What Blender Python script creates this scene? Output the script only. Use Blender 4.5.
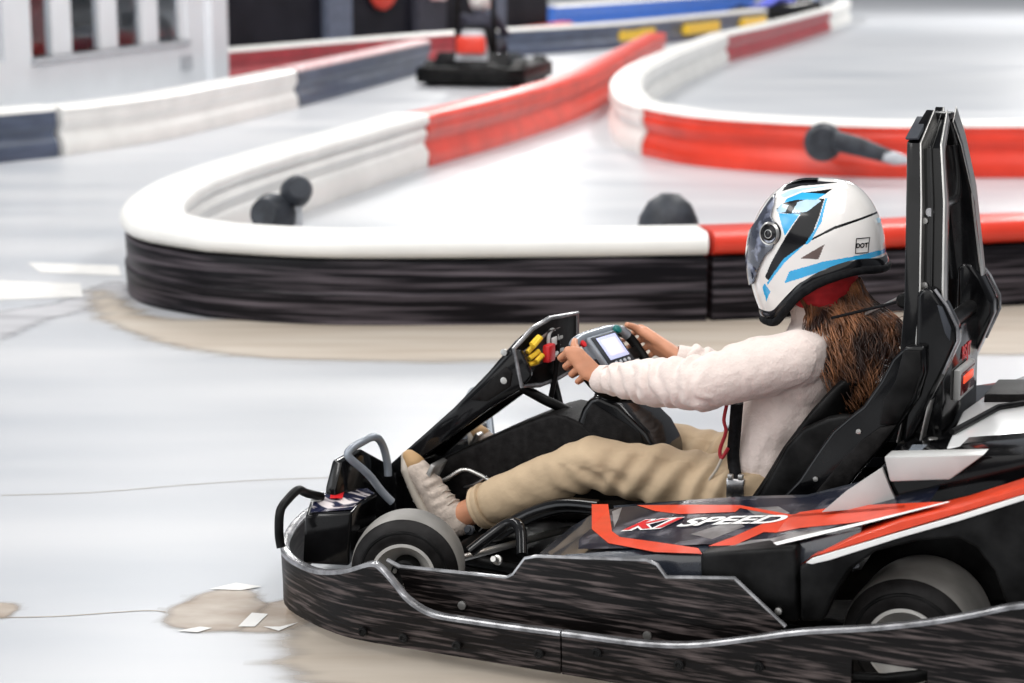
import bpy, bmesh, math, random
from mathutils import Vector, Matrix, noise
from math import sin, cos, pi, radians

sc = bpy.context.scene
for o in list(bpy.data.objects):
    bpy.data.objects.remove(o)
COL = sc.collection

# ------------------------------------------------------------ camera, light, exposure
cd = bpy.data.cameras.new('camera')
cam = bpy.data.objects.new('camera', cd)
COL.objects.link(cam)
cd.sensor_width = 36.0
cd.lens = 36.0 * 2000.0 / 1024.0
cam.location = (0, 0, 1.6)
cam.rotation_euler = (pi / 2 - math.atan(401.5 / 2000.0), 0, 0)
cd.clip_end = 300
cd.dof.use_dof = True
cd.dof.focus_distance = 4.75
cd.dof.aperture_fstop = 3.2
sc.camera = cam

w = bpy.data.worlds.new('hall_light')
sc.world = w
w.use_nodes = True
wn = w.node_tree
bg = wn.nodes['Background']
bg.inputs[1].default_value = 0.6
tc = wn.nodes.new('ShaderNodeTexCoord')
sx = wn.nodes.new('ShaderNodeSeparateXYZ')
cr = wn.nodes.new('ShaderNodeValToRGB')
wn.links.new(tc.outputs['Generated'], sx.inputs[0])
wn.links.new(sx.outputs[2], cr.inputs[0])
cr.color_ramp.elements[0].position = 0.0
cr.color_ramp.elements[0].color = (0.55, 0.58, 0.64, 1)
cr.color_ramp.elements[1].position = 0.7
cr.color_ramp.elements[1].color = (0.9, 0.93, 1.0, 1)
wn.links.new(cr.outputs[0], bg.inputs[0])


def area(name, loc, size, power, rot=(0, 0, 0), color=(1, 1, 1)):
    l = bpy.data.lights.new(name, 'AREA')
    l.shape = 'RECTANGLE'
    l.size, l.size_y = size
    l.energy = power
    l.color = color
    o = bpy.data.objects.new(name, l)
    o.location = loc
    o.rotation_euler = rot
    COL.objects.link(o)
    return o


# rows of ceiling luminaires of the hall
for i, (x, y) in enumerate([(-3.4, 3.2), (2.2, 3.5), (-3.2, 9), (2.6, 9.5), (-3, 17), (4, 17), (-1, 27), (8, 27), (0, 40), (12, 40)]):
    area('ceiling_light_panel', (x, y, 5.2 if y < 12 else 7.0), (1.0, 4.6), 255 if y < 12 else (780 if y < 30 else 2200), color=(1, .985, .96))
# broad cool area light at the left, out of view
area('left_area_light', (-9, 2, 3.0), (7, 4.5), 420, rot=(0, radians(-72), 0), color=(.92, .96, 1))
# soft frontal fill added behind the camera, with no visible source
sl_ = bpy.data.lights.new('camera_side_fill', 'SUN')
sl_.energy = 3.0
sl_.angle = radians(75)
sl_.color = (1, .985, .96)
sun = bpy.data.objects.new('camera_side_fill', sl_)
sun.rotation_euler = (radians(48), 0, radians(-30))
COL.objects.link(sun)

sc.view_settings.view_transform = 'Standard'
sc.view_settings.look = 'None'
sc.view_settings.gamma = 1
sc.view_settings.use_curve_mapping = False
sc.view_settings.exposure = -0.86


# ------------------------------------------------------------ materials
def mat(name, col, rough=0.5, metal=0.0, coat=0.0, var=0.0, scale=12.0, stretch=(1, 1, 1), col2=None,
        lo=0.35, hi=0.65, bump=0.0, bscale=60.0, emit=None, estr=0.0, spec=0.5, detail=3.0, sheen=0.0, alpha=None, trans=0.0, rvar=0.0):
    m = bpy.data.materials.new(name)
    m.use_nodes = True
    nt = m.node_tree
    b = nt.nodes['Principled BSDF']
    b.inputs['Base Color'].default_value = (*col, 1)
    b.inputs['Roughness'].default_value = rough
    b.inputs['Metallic'].default_value = metal
    b.inputs['Coat Weight'].default_value = coat
    b.inputs['Coat Roughness'].default_value = 0.08
    b.inputs['Specular IOR Level'].default_value = spec
    b.inputs['Sheen Weight'].default_value = sheen
    b.inputs['Transmission Weight'].default_value = trans
    tcn = nt.nodes.new('ShaderNodeTexCoord')
    mp = nt.nodes.new('ShaderNodeMapping')
    mp.inputs['Scale'].default_value = stretch
    nt.links.new(tcn.outputs['Object'], mp.inputs[0])
    nz = nt.nodes.new('ShaderNodeTexNoise')
    nz.inputs['Scale'].default_value = scale
    nz.inputs['Detail'].default_value = detail
    nt.links.new(mp.outputs[0], nz.inputs['Vector'])
    rp = nt.nodes.new('ShaderNodeValToRGB')
    rp.color_ramp.elements[0].position = lo
    rp.color_ramp.elements[1].position = hi
    c2 = col2 if col2 else tuple(min(1, c * (1 + var) + var * .02) for c in col)
    c1 = col if col2 else tuple(c * (1 - var) for c in col)
    rp.color_ramp.elements[0].color = (*c1, 1)
    rp.color_ramp.elements[1].color = (*c2, 1)
    nt.links.new(nz.outputs[0], rp.inputs[0])
    nt.links.new(rp.outputs[0], b.inputs['Base Color'])
    if rvar:
        mr = nt.nodes.new('ShaderNodeMapRange')
        mr.inputs[3].default_value = max(0, rough - rvar)
        mr.inputs[4].default_value = min(1, rough + rvar)
        nt.links.new(nz.outputs[0], mr.inputs[0])
        nt.links.new(mr.outputs[0], b.inputs['Roughness'])
    if bump:
        n2 = nt.nodes.new('ShaderNodeTexNoise')
        n2.inputs['Scale'].default_value = bscale
        n2.inputs['Detail'].default_value = 4
        nt.links.new(mp.outputs[0], n2.inputs['Vector'])
        bp = nt.nodes.new('ShaderNodeBump')
        bp.inputs['Strength'].default_value = bump
        bp.inputs['Distance'].default_value = 0.01
        nt.links.new(n2.outputs[0], bp.inputs['Height'])
        nt.links.new(bp.outputs[0], b.inputs['Normal'])
    if emit:
        b.inputs['Emission Color'].default_value = (*emit, 1)
        b.inputs['Emission Strength'].default_value = estr
    if alpha is not None:
        b.inputs['Alpha'].default_value = alpha
    return m


M = {}
M['floor'] = mat('coated_concrete', (.385, .405, .435), .36, var=.0, col2=(.50, .505, .52), scale=1.1, stretch=(.35, 1.6, 1), lo=.3, hi=.7, rvar=.1, detail=6)
M['tan'] = mat('worn_shaded_concrete', (.36, .30, .24), .6, col2=(.46, .41, .35), scale=2.2, stretch=(.4, 4, 1), lo=.3, hi=.7, detail=5)
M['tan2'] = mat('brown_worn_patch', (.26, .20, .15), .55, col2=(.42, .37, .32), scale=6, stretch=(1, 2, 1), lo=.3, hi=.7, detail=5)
M['paint'] = mat('white_line_paint', (.64, .63, .61), .5, var=.05)
M['white'] = mat('white_barrier_plastic', (.80, .79, .76), .35, var=.05, scale=3, bump=.05, bscale=9)
M['red'] = mat('red_barrier_plastic', (.66, .040, .018), .32, var=.12, scale=3, bump=.05, bscale=9)
M['dkred'] = mat('dark_red_barrier_plastic', (.36, .02, .03), .4, var=.15, scale=3)
M['pink'] = mat('faded_red_plastic', (.55, .25, .26), .5, var=.2, scale=20, col2=(.72, .6, .6))
M['navy'] = mat('slate_blue_barrier_plastic', (.07, .09, .14), .4, var=.2, scale=3, stretch=(1, 1, 4))
M['yellow'] = mat('yellow_barrier_plastic', (.85, .55, .04), .4, var=.05)
M['blue'] = mat('blue_barrier_plastic', (.03, .13, .5), .4, var=.1)
M['board'] = mat('scuffed_black_board', (.003, .0025, .004), .42, col2=(.13, .11, .125), scale=3.4, stretch=(.5, .5, 15), lo=.45, hi=.78, detail=9, spec=.15, bump=.2, bscale=8, rvar=.12)
M['belt'] = mat('scuffed_bumper_plastic', (.003, .0022, .0022), .40, col2=(.17, .135, .13), scale=9, stretch=(1.0, 1.0, 14), lo=.49, hi=.84, detail=12, spec=.2, bump=.25, bscale=7, rvar=.1)
M['rim'] = mat('edge_reflection_grey', (.22, .22, .23), .25, var=.4, scale=26, metal=.4, coat=.3)  # greyed to paint the reflection along the black top edges
M['gloss'] = mat('glossy_black_bodywork', (.002, .002, .0025), .12, coat=.12, spec=.22, var=.3, scale=8, bump=.03, bscale=20)
M['podgloss'] = mat('side_pod_gloss', (.018, .022, .032), .25, coat=1, spec=.5, var=.3)
M['black'] = mat('matt_black_plastic', (.0025, .0024, .0025), .40, var=.4, spec=.12, scale=15, bump=.06)
M['black2'] = mat('textured_black_plastic', (.005, .0042, .0042), .5, var=.3, spec=.12, scale=40, bump=.12, bscale=200)
M['rubber'] = mat('tyre_rubber', (.009, .008, .008), .5, var=.3, spec=.15, scale=20, bump=.1)
M['tread'] = mat('worn_tyre_tread', (.21, .20, .185), .55, var=.2, scale=9)
M['wheelrim'] = mat('painted_wheel_rim', (.62, .60, .57), .3, metal=.2, var=.1)
M['chrome'] = mat('polished_edge_metal', (.55, .54, .54), .22, metal=1, var=.15)
M['steel'] = mat('bare_steel', (.5, .49, .47), .35, metal=.9, var=.1)
M['greyp'] = mat('grey_plastic_and_vent_reflection', (.45, .45, .44), .35, var=.12, scale=8)
M['greym'] = mat('blue_grey_tube', (.28, .31, .35), .25, metal=.3, var=.1)
M['orange'] = mat('orange_decal', (.68, .048, .010), .35, var=.08, scale=20, coat=.3)
M['redd'] = mat('red_decal', (.62, .015, .02), .35, var=.05)
M['whited'] = mat('white_decal', (.85, .84, .82), .35, var=.05)
M['decal_navy'] = mat('printed_dark_decal', (.008, .010, .020), .22, col2=(.17, .16, .18), scale=14, lo=.5, hi=.78, detail=2.5, coat=.1, spec=.25)
M['decal_grey'] = mat('printed_grey_decal', (.10, .09, .09), .3, col2=(.3, .29, .29), scale=16, lo=.4, hi=.7)
M['skin'] = mat('skin', (.56, .25, .14), .45, var=.10, scale=18, bump=.08, bscale=90)
M['nail'] = mat('nail', (.66, .40, .33), .3, var=.03)
M['sweater'] = mat('cream_knit', (.74, .63, .58), .85, var=.04, scale=25, bump=.25, bscale=160, sheen=.2)
M['trouser'] = mat('khaki_cotton', (.47, .35, .225), .8, var=.08, scale=9, bump=.25, bscale=40)
M['shoe'] = mat('beige_shoe_mesh', (.50, .42, .36), .8, var=.12, scale=60, bump=.3, bscale=150)
M['sole'] = mat('shoe_sole', (.45, .40, .34), .6, var=.05)
M['toe'] = mat('tan_toe_cap', (.42, .26, .12), .7, var=.1)
M['hair'] = mat('brown_hair', (.030, .012, .008), .38, col2=(.48, .20, .085), scale=7, stretch=(3, 3, 1.2), lo=.44, hi=.72, detail=5)
M['balaclava'] = mat('red_balaclava', (.42, .008, .012), .8, var=.15, scale=40, bump=.2)
M['hwhite'] = mat('helmet_white_gloss', (.80, .77, .74), .15, coat=.8, var=.02)
M['hblack'] = mat('helmet_black_gloss', (.004, .004, .005), .15, coat=.35, spec=.2, var=.2)
M['hblue'] = mat('helmet_blue', (.02, .38, .72), .2, coat=.8, var=.05)
M['hblue2'] = mat('helmet_ice_blue', (.42, .60, .72), .2, coat=.8, var=.08, scale=40)
M['hvent'] = mat('helmet_bronze_vent', (.12, .08, .07), .4, var=.2)
M['visor'] = mat('smoked_visor', (.03, .035, .055), .06, coat=1, col2=(.22, .24, .32), scale=22, lo=.52, hi=.62, spec=.8)
M['strap'] = mat('black_webbing', (.005, .005, .006), .7, spec=.12, var=.2, scale=80, bump=.3)
M['redstrap'] = mat('red_cord', (.35, .01, .02), .6, var=.1)
M['screen'] = mat('lit_lcd_screen', (.55, .58, .8), .3, emit=(.62, .66, 1.0), estr=.55)
M['screenf'] = mat('lcd_bright_area', (.8, .75, .8), .3, emit=(.95, .85, .95), estr=.7)
M['tail'] = mat('lit_tail_light', (.7, .05, .02), .3, emit=(1, .12, .05), estr=1.2)
M['wall'] = mat('white_painted_wall', (.72, .74, .77), .6, var=.03, scale=2)
M['darkwall'] = mat('black_wall_panel', (.004, .004, .009), .6, var=.2, scale=2, spec=.2)
M['slate'] = mat('slate_post', (.10, .12, .17), .5, var=.15)
M['glass'] = mat('window_glass', (.9, .95, 1), .02, trans=1.0, spec=.2)
M['glass'].node_tree.nodes['Principled BSDF'].inputs['IOR'].default_value = 1.15
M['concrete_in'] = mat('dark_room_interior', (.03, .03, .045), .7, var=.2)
M['maroon'] = mat('maroon_panel', (.30, .03, .03), .6, var=.2)
M['amber'] = mat('orange_panel', (.9, .28, .03), .5, var=.2)
M['fixture'] = mat('dark_grey_fixture', (.028, .032, .040), .5, var=.3, spec=.3, scale=12)
M['fixture2'] = mat('pale_grey_fixture', (.45, .47, .50), .45, var=.1)
M['bluesuit'] = mat('violet_blue_suit', (.12, .14, .6), .7, var=.2)
M['darksuit'] = mat('dark_jacket', (.03, .03, .05), .7, var=.2)


# ------------------------------------------------------------ mesh helpers
def link(name, me, m, parent=None, smooth=False):
    o = bpy.data.objects.new(name, me)
    COL.objects.link(o)
    ms = m if isinstance(m, (list, tuple)) else [m]
    for q in ms:
        me.materials.append(M[q] if isinstance(q, str) else q)
    if parent:
        o.parent = parent
    if smooth:
        me.polygons.foreach_set('use_smooth', [True] * len(me.polygons))
        if smooth == 'auto':
            try:
                me.set_sharp_from_angle(angle=radians(38))
            except Exception:
                pass
    return o


def fin(name, bm, m, parent=None, smooth='auto'):
    bmesh.ops.recalc_face_normals(bm, faces=bm.faces)
    me = bpy.data.meshes.new(name)
    bm.to_mesh(me)
    bm.free()
    return link(name, me, m, parent, smooth)


def tag(o, label=None, cat=None, group=None, kind=None):
    if label: o['label'] = label
    if cat: o['category'] = cat
    if group: o['group'] = group
    if kind: o['kind'] = kind
    return o


def empty(name, loc=(0, 0, 0), rz=0.0):
    o = bpy.data.objects.new(name, None)
    o.empty_display_size = .1
    o.location = loc
    o.rotation_euler = (0, 0, rz)
    COL.objects.link(o)
    return o


def bev(bm, w, seg=2, ang=25):
    if w <= 0: return
    es = [e for e in bm.edges if len(e.link_faces) == 2 and e.calc_face_angle(0) > radians(ang)]
    bmesh.ops.bevel(bm, geom=es, offset=w, segments=seg, affect='EDGES', clamp_overlap=True, profile=.5)


def add_prism(bm, pts, fn, a, b):
    """polygon pts extruded between a and b; fn(p, t) -> 3-D point"""
    v0 = [bm.verts.new(fn(p, a)) for p in pts]
    v1 = [bm.verts.new(fn(p, b)) for p in pts]
    n = len(pts)
    bm.faces.new(v0)
    bm.faces.new(v1[::-1])
    for i in range(n):
        bm.faces.new((v0[i], v0[(i + 1) % n], v1[(i + 1) % n], v1[i]))
    return bm


def prism_y(name, pts, y0, y1, m, parent, bv=.004, seg=2):
    bm = bmesh.new()
    add_prism(bm, pts, lambda p, t: (p[0], t, p[1]), y0, y1)
    bmesh.ops.recalc_face_normals(bm, faces=bm.faces)
    bev(bm, bv, seg)
    return fin(name, bm, m, parent)


def prism_z(name, pts, z0, z1, m, parent, bv=.004):
    bm = bmesh.new()
    add_prism(bm, pts, lambda p, t: (p[0], p[1], t), z0, z1)
    bmesh.ops.recalc_face_normals(bm, faces=bm.faces)
    bev(bm, bv)
    return fin(name, bm, m, parent)


def prism_x(name, pts, x0, x1, m, parent, bv=.004):
    bm = bmesh.new()
    add_prism(bm, pts, lambda p, t: (t, p[0], p[1]), x0, x1)
    bmesh.ops.recalc_face_normals(bm, faces=bm.faces)
    bev(bm, bv)
    return fin(name, bm, m, parent)


def hexa(name, lo, hi, m, parent, bv=.006, seg=2):
    """lo, hi: matching rings of 3-D points"""
    bm = bmesh.new()
    a = [bm.verts.new(p) for p in lo]
    b = [bm.verts.new(p) for p in hi]
    n = len(a)
    bm.faces.new(a)
    bm.faces.new(b[::-1])
    for i in range(n):
        bm.faces.new((a[i], a[(i + 1) % n], b[(i + 1) % n], b[i]))
    bmesh.ops.recalc_face_normals(bm, faces=bm.faces)
    bev(bm, bv, seg)
    return fin(name, bm, m, parent)


def box(name, c, s, m, parent=None, bv=.004, rot=None):
    bm = bmesh.new()
    bmesh.ops.create_cube(bm, size=1)
    for v in bm.verts:
        v.co = Vector((v.co.x * s[0], v.co.y * s[1], v.co.z * s[2]))
    bev(bm, bv)
    if rot:
        bmesh.ops.transform(bm, matrix=rot.to_4x4(), verts=bm.verts)
    bmesh.ops.translate(bm, vec=c, verts=bm.verts)
    return fin(name, bm, m, parent)


def crv(pts, n=6, closed=False):
    P = [Vector(p) for p in pts]
    out = []
    N = len(P)
    for i in range(N if closed else N - 1):
        if closed:
            a, b, c, d = P[(i - 1) % N], P[i], P[(i + 1) % N], P[(i + 2) % N]
        else:
            a, b, c, d = P[max(0, i - 1)], P[i], P[i + 1], P[min(N - 1, i + 2)]
        for k in range(n):
            t = k / n
            out.append(.5 * ((2 * b) + (c - a) * t + (2 * a - 5 * b + 4 * c - d) * t * t + (3 * b - a - 3 * c + d) * t ** 3))
    if not closed: out.append(P[-1])
    return out


def add_tube(bm, pts, r, seg=10, closed=False, flat=1.0):
    P = [Vector(p) for p in pts]
    n = len(P)
    rs = r if isinstance(r, (list, tuple)) else [r] * n
    rings = []
    up = None
    for i in range(n):
        if closed:
            t = (P[(i + 1) % n] - P[i - 1]).normalized()
        else:
            t = (P[min(n - 1, i + 1)] - P[max(0, i - 1)]).normalized()
        if up is None:
            up = t.orthogonal().normalized() if abs(t.z) > .9 else Vector((0, 0, 1))
        s = t.cross(up)
        if s.length < 1e-5: s = t.orthogonal()
        s.normalize()
        up = s.cross(t).normalized()
        rings.append([bm.verts.new(P[i] + (s * cos(2 * pi * k / seg) + up * sin(2 * pi * k / seg) * flat) * rs[i]) for k in range(seg)])
    for i in range(n if closed else n - 1):
        a, b = rings[i], rings[(i + 1) % n]
        for k in range(seg):
            bm.faces.new((a[k], a[(k + 1) % seg], b[(k + 1) % seg], b[k]))
    if not closed:
        bm.faces.new(rings[0][::-1])
        bm.faces.new(rings[-1])


def tube(name, pts, r, m, parent=None, seg=10, closed=False, smooth_n=0, flat=1.0):
    if smooth_n: pts = crv(pts, smooth_n, closed)
    bm = bmesh.new()
    add_tube(bm, pts, r, seg, closed, flat)
    return fin(name, bm, m, parent)


def add_lathe(bm, prof, c, axis, seg=40):
    """prof: (along axis, radius)"""
    ax = Vector(axis).normalized()
    assert len(ax) == 3
    u = ax.orthogonal().normalized()
    v = ax.cross(u)
    c = Vector(c)
    rings = []
    for a, r in prof:
        if r < 1e-6:
            rings.append([bm.verts.new(c + ax * a)])
        else:
            rings.append([bm.verts.new(c + ax * a + (u * cos(2 * pi * k / seg) + v * sin(2 * pi * k / seg)) * r) for k in range(seg)])
    for A, B in zip(rings, rings[1:]):
        for k in range(seg):
            if len(A) == 1 and len(B) == 1: continue
            if len(A) == 1: bm.faces.new((A[0], B[(k + 1) % seg], B[k]))
            elif len(B) == 1: bm.faces.new((A[k], A[(k + 1) % seg], B[0]))
            else: bm.faces.new((A[k], A[(k + 1) % seg], B[(k + 1) % seg], B[k]))


def lathe(name, prof, c, axis, m, parent=None, seg=40):
    bm = bmesh.new()
    add_lathe(bm, prof, c, axis, seg)
    return fin(name, bm, m, parent)


def ball(bm, c, r, sub=2):
    rr = r if isinstance(r, (list, tuple)) else (r, r, r)
    mtx = Matrix.Translation(Vector(c)) @ Matrix.Diagonal((*rr, 1))
    bmesh.ops.create_icosphere(bm, subdivisions=sub, radius=1, matrix=mtx)


def hull(parts):
    """convex hull of spheres [(centre, radius or (rx,ry,rz)), ...] as vertex/face lists"""
    bm = bmesh.new()
    for c, r in parts:
        ball(bm, c, r, 3)
    res = bmesh.ops.convex_hull(bm, input=bm.verts)
    junk = [g for g in res['geom_interior'] if isinstance(g, bmesh.types.BMVert)]
    junk += [v for v in bm.verts if not v.link_faces]
    bmesh.ops.delete(bm, geom=list(set(junk)), context='VERTS')
    # interior original faces that are not on the hull
    hf = set(g for g in res['geom'] if isinstance(g, bmesh.types.BMFace))
    kill = [f for f in bm.faces if f not in hf]
    if kill: bmesh.ops.delete(bm, geom=kill, context='FACES')
    bmesh.ops.recalc_face_normals(bm, faces=bm.faces)
    return bm


def organic(name, hulls, m, parent, voxel=.006, smooth=6, disp=None, cut=None, sm=None):
    """union of hulls of spheres, voxel-remeshed into one continuous surface"""
    big = bmesh.new()
    for h in hulls:
        b = hull(h)
        tmp = bpy.data.meshes.new('t')
        b.to_mesh(tmp)
        b.free()
        big.from_mesh(tmp)
        bpy.data.meshes.remove(tmp)
    me = bpy.data.meshes.new(name)
    big.to_mesh(me)
    big.free()
    o = bpy.data.objects.new(name, me)
    COL.objects.link(o)
    r = o.modifiers.new('r', 'REMESH')
    r.mode = 'VOXEL'
    r.voxel_size = voxel
    s = o.modifiers.new('s', 'SMOOTH')
    s.factor = .5
    s.iterations = smooth
    dg = bpy.context.evaluated_depsgraph_get()
    me2 = bpy.data.meshes.new_from_object(o.evaluated_get(dg))
    o.modifiers.clear()
    bpy.data.objects.remove(o)
    if disp:
        nm = [v.normal.copy() for v in me2.vertices]
        for i, v in enumerate(me2.vertices):
            v.co = v.co + nm[i] * disp(v.co, nm[i])
    if cut:
        b = bmesh.new()
        b.from_mesh(me2)
        bmesh.ops.delete(b, geom=[v for v in b.verts if cut(v.co)], context='VERTS')
        b.to_mesh(me2)
        b.free()
    me2.name = name
    return link(name, me2, m, parent, True)


def limb(pts, rs):
    return [[(pts[i], rs[i]), (pts[i + 1], rs[i + 1])] for i in range(len(pts) - 1)]


def text_mesh(name, s, size, mtx, m, parent, shear=0.0, ext=.0008, bold=0.0, spacing=1.0):
    cu = bpy.data.curves.new('txt', 'FONT')
    cu.body = s
    cu.size = size
    cu.extrude = ext
    cu.shear = shear
    cu.offset = bold
    cu.space_character = spacing
    cu.align_x = 'CENTER'
    cu.align_y = 'CENTER'
    o = bpy.data.objects.new('txt', cu)
    COL.objects.link(o)
    dg = bpy.context.evaluated_depsgraph_get()
    me = bpy.data.meshes.new_from_object(o.evaluated_get(dg))
    bpy.data.objects.remove(o)
    me.transform(mtx)
    me.materials.clear()
    return link(name, me, m, parent)


def decal(name, pts3, m, parent, lift=.0015):
    """thin sticker following a nearly flat outline"""
    bm = bmesh.new()
    vs = [bm.verts.new(Vector(p) + Vector((0, 0, lift))) for p in pts3]
    f = bm.faces.new(vs)
    bmesh.ops.triangulate(bm, faces=[f])
    return fin(name, bm, m, parent, False)

# ------------------------------------------------------------ setting
def plane_poly(name, pts, z, m, kind='structure', thick=None, seed=0):
    bm = bmesh.new()
    vs = [bm.verts.new((p[0], p[1], z)) for p in pts]
    bm.faces.new(vs)
    o = fin(name, bm, m, None, False)
    tag(o, kind=kind)
    return o


fl = plane_poly('floor', [(-40, -6), (60, -6), (60, 75), (-40, 75)], 0, 'floor')


def ragged(pts, amp=.03, n=5, seed=1, amp2=None):
    c = crv([(p[0], p[1], 0) for p in pts], n, True)
    rnd = random.Random(seed)
    return [(p.x + rnd.uniform(-1, 1) * amp * 1.5, p.y + rnd.uniform(-1, 1) * amp) for p in c]


def wear_shade_patch(name, pts, z, m, inset=.05, seed=1):
    """worn or shade-toned area whose edge fades irregularly into the coat"""
    n = len(pts)
    x0, x1 = min(p[0] for p in pts) - inset, max(p[0] for p in pts) + inset
    y0, y1 = min(p[1] for p in pts) - inset, max(p[1] for p in pts) + inset
    step = max(inset * .4, (x1 - x0) / 150)

    def sd(x, y):
        d = 1e9
        c = False
        j = n - 1
        for i in range(n):
            ax, ay = pts[j]
            bx, by = pts[i]
            if (by > y) != (ay > y) and x < (ax - bx) * (y - by) / (ay - by) + bx: c = not c
            dx, dy = bx - ax, by - ay
            t = max(0, min(1, ((x - ax) * dx + (y - ay) * dy) / (dx * dx + dy * dy + 1e-12)))
            d = min(d, (x - ax - t * dx) ** 2 + (y - ay - t * dy) ** 2)
            j = i
        return d ** .5 * (1 if c else -1)
    bm = bmesh.new()
    lay = bm.verts.layers.float.new('core')
    nx, ny = int((x1 - x0) / step) + 2, int((y1 - y0) / step) + 2
    G2 = {}
    for i in range(nx):
        for j in range(ny):
            x, y = x0 + i * step, y0 + j * step
            G2[i, j] = (x, y, max(0, min(1, .5 + sd(x, y) / inset)))
    V2 = {}
    for i in range(nx - 1):
        for j in range(ny - 1):
            ks = ((i, j), (i + 1, j), (i + 1, j + 1), (i, j + 1))
            if max(G2[k][2] for k in ks) <= 0: continue
            for k in ks:
                if k not in V2:
                    V2[k] = bm.verts.new((G2[k][0], G2[k][1], z))
                    V2[k][lay] = G2[k][2]
            bm.faces.new([V2[k] for k in ks])
    o = fin(name, bm, m, None, False)
    mt = M[m].copy() if isinstance(m, str) else m
    if isinstance(m, str):
        nt = mt.node_tree
        at_ = nt.nodes.new('ShaderNodeAttribute')
        at_.attribute_name = 'core'
        nz = nt.nodes.new('ShaderNodeTexNoise')
        nz.inputs['Scale'].default_value = 6
        nz.inputs['Detail'].default_value = 6
        mp = nt.nodes.new('ShaderNodeMapping')
        mp.inputs['Scale'].default_value = (.35, 2.2, 1)
        tcn = nt.nodes.new('ShaderNodeTexCoord')
        nt.links.new(tcn.outputs['Object'], mp.inputs[0])
        nt.links.new(mp.outputs[0], nz.inputs['Vector'])
        ad = nt.nodes.new('ShaderNodeMath')
        ad.operation = 'ADD'
        nt.links.new(at_.outputs['Fac'], ad.inputs[0])
        nt.links.new(nz.outputs[0], ad.inputs[1])
        mr = nt.nodes.new('ShaderNodeMapRange')
        mr.interpolation_type = 'SMOOTHSTEP'
        mr.inputs[1].default_value = .55
        mr.inputs[2].default_value = 1.35
        nt.links.new(ad.outputs[0], mr.inputs[0])
        nt.links.new(mr.outputs[0], nt.nodes['Principled BSDF'].inputs['Alpha'])
        o.data.materials.clear()
        o.data.materials.append(mt)
    tag(o, kind='structure')
    return o


# worn floor coat; patches along barrier and under kart also paint their shade
wear_shade_patch('floor_wear_shade_patch', ragged([(-1.92, 9.19), (-1.56, 8.49), (-1.13, 8.44), (-0.73, 8.39), (-0.05, 8.44), (0.9, 8.53), (1.71, 8.68), (2.67, 8.93), (3.3, 8.21), (2.33, 7.76), (1.53, 7.72), (0.74, 7.68), (0.03, 7.6), (-0.71, 7.6), (-1.11, 7.72), (-1.53, 8.09), (-1.81, 8.63)], .01, 4, 3), .0015, 'tan', .16)
wear_shade_patch('floor_wear_shade_patch', ragged([(-0.5, 4.52), (-0.41, 4.56), (-0.22, 4.61), (0.21, 4.5), (0.66, 4.37), (1.17, 4.12), (0.77, 3.74), (0.38, 3.84), (0.1, 4.03), (-0.18, 4.11), (-0.37, 4.12), (-0.5, 4.27)], .01, 4, 5), .0015, 'tan', .14)
wear_shade_patch('floor_wear_shade_patch', ragged([(-0.83, 4.56), (-0.81, 4.68), (-0.75, 4.78), (-0.68, 4.8), (-0.61, 4.69), (-0.63, 4.59), (-0.65, 4.51), (-0.75, 4.5)], .004, 4, 6), .0015, 'tan2', .05)
wear_shade_patch('floor_wear_shade_patch', ragged([(-0.65, 4.51), (-0.61, 4.68), (-0.52, 4.72), (-0.48, 4.56), (-0.55, 4.5)], .004, 4, 7), .0012, 'tan2', .05)
wear_shade_patch('floor_wear_shade_patch', ragged([(-1.28, 4.69), (-1.22, 4.68), (-1.21, 4.59), (-1.26, 4.6)], .003, 4, 8), .0015, 'tan2', .04)
for q in ([(-0.65, 4.52), (-0.63, 4.62), (-0.59, 4.61), (-0.61, 4.52)], [(-0.59, 4.52), (-0.55, 4.52), (-0.51, 4.55), (-0.55, 4.49)], [(-0.79, 4.49), (-0.74, 4.52), (-0.71, 4.51), (-0.74, 4.48)], [(-0.76, 4.8), (-0.7, 4.85), (-0.63, 4.82), (-0.68, 4.79)]):
    plane_poly('floor_paint_mark', q, .0030, 'paint')
for q in ([(-2.55, 9.47), (-2.05, 9.36), (-1.96, 9.0), (-2.4, 8.9)], [(-2.45, 9.99), (-1.97, 9.89), (-1.9, 9.59), (-2.31, 9.68)]):
    plane_poly('floor_paint_mark', q, .0020, 'paint')
M['tyregrey'] = mat('tyre_grey_floor', (.30, .30, .32), .45, col2=(.45, .45, .47), scale=3, stretch=(.4, 3, 1))
wear_shade_patch('floor_wear_shade_patch', ragged([(-2.3, 8.49), (-2.04, 8.87), (-1.91, 9.41), (-1.74, 9.03), (-1.85, 8.77), (-2.02, 8.39), (-2.14, 7.9)], .01, 4, 9), .0011, 'tyregrey', .14)
# hairline cracks in the slab
for pts in ([(-1.5, 5.67), (-1.25, 5.7), (-0.99, 5.78), (-0.76, 5.84), (-0.52, 5.87)], [(-1.23, 4.59), (-1.09, 4.6), (-0.9, 4.64), (-0.84, 4.63)]):
    a = crv([(*p, .0) for p in pts], 6)
    bm = bmesh.new()
    L = [bm.verts.new((p.x, p.y - .0022, .0012)) for p in a]
    R = [bm.verts.new((p.x, p.y + .0022, .0012)) for p in a]
    for i in range(len(a) - 1): bm.faces.new((L[i], L[i + 1], R[i + 1], R[i]))
    tag(fin('floor_crack', bm, 'tan2', None, False), kind='structure')


def path2(pts, step=6):
    return crv([(p[0], p[1], 0) for p in pts], step)


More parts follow.
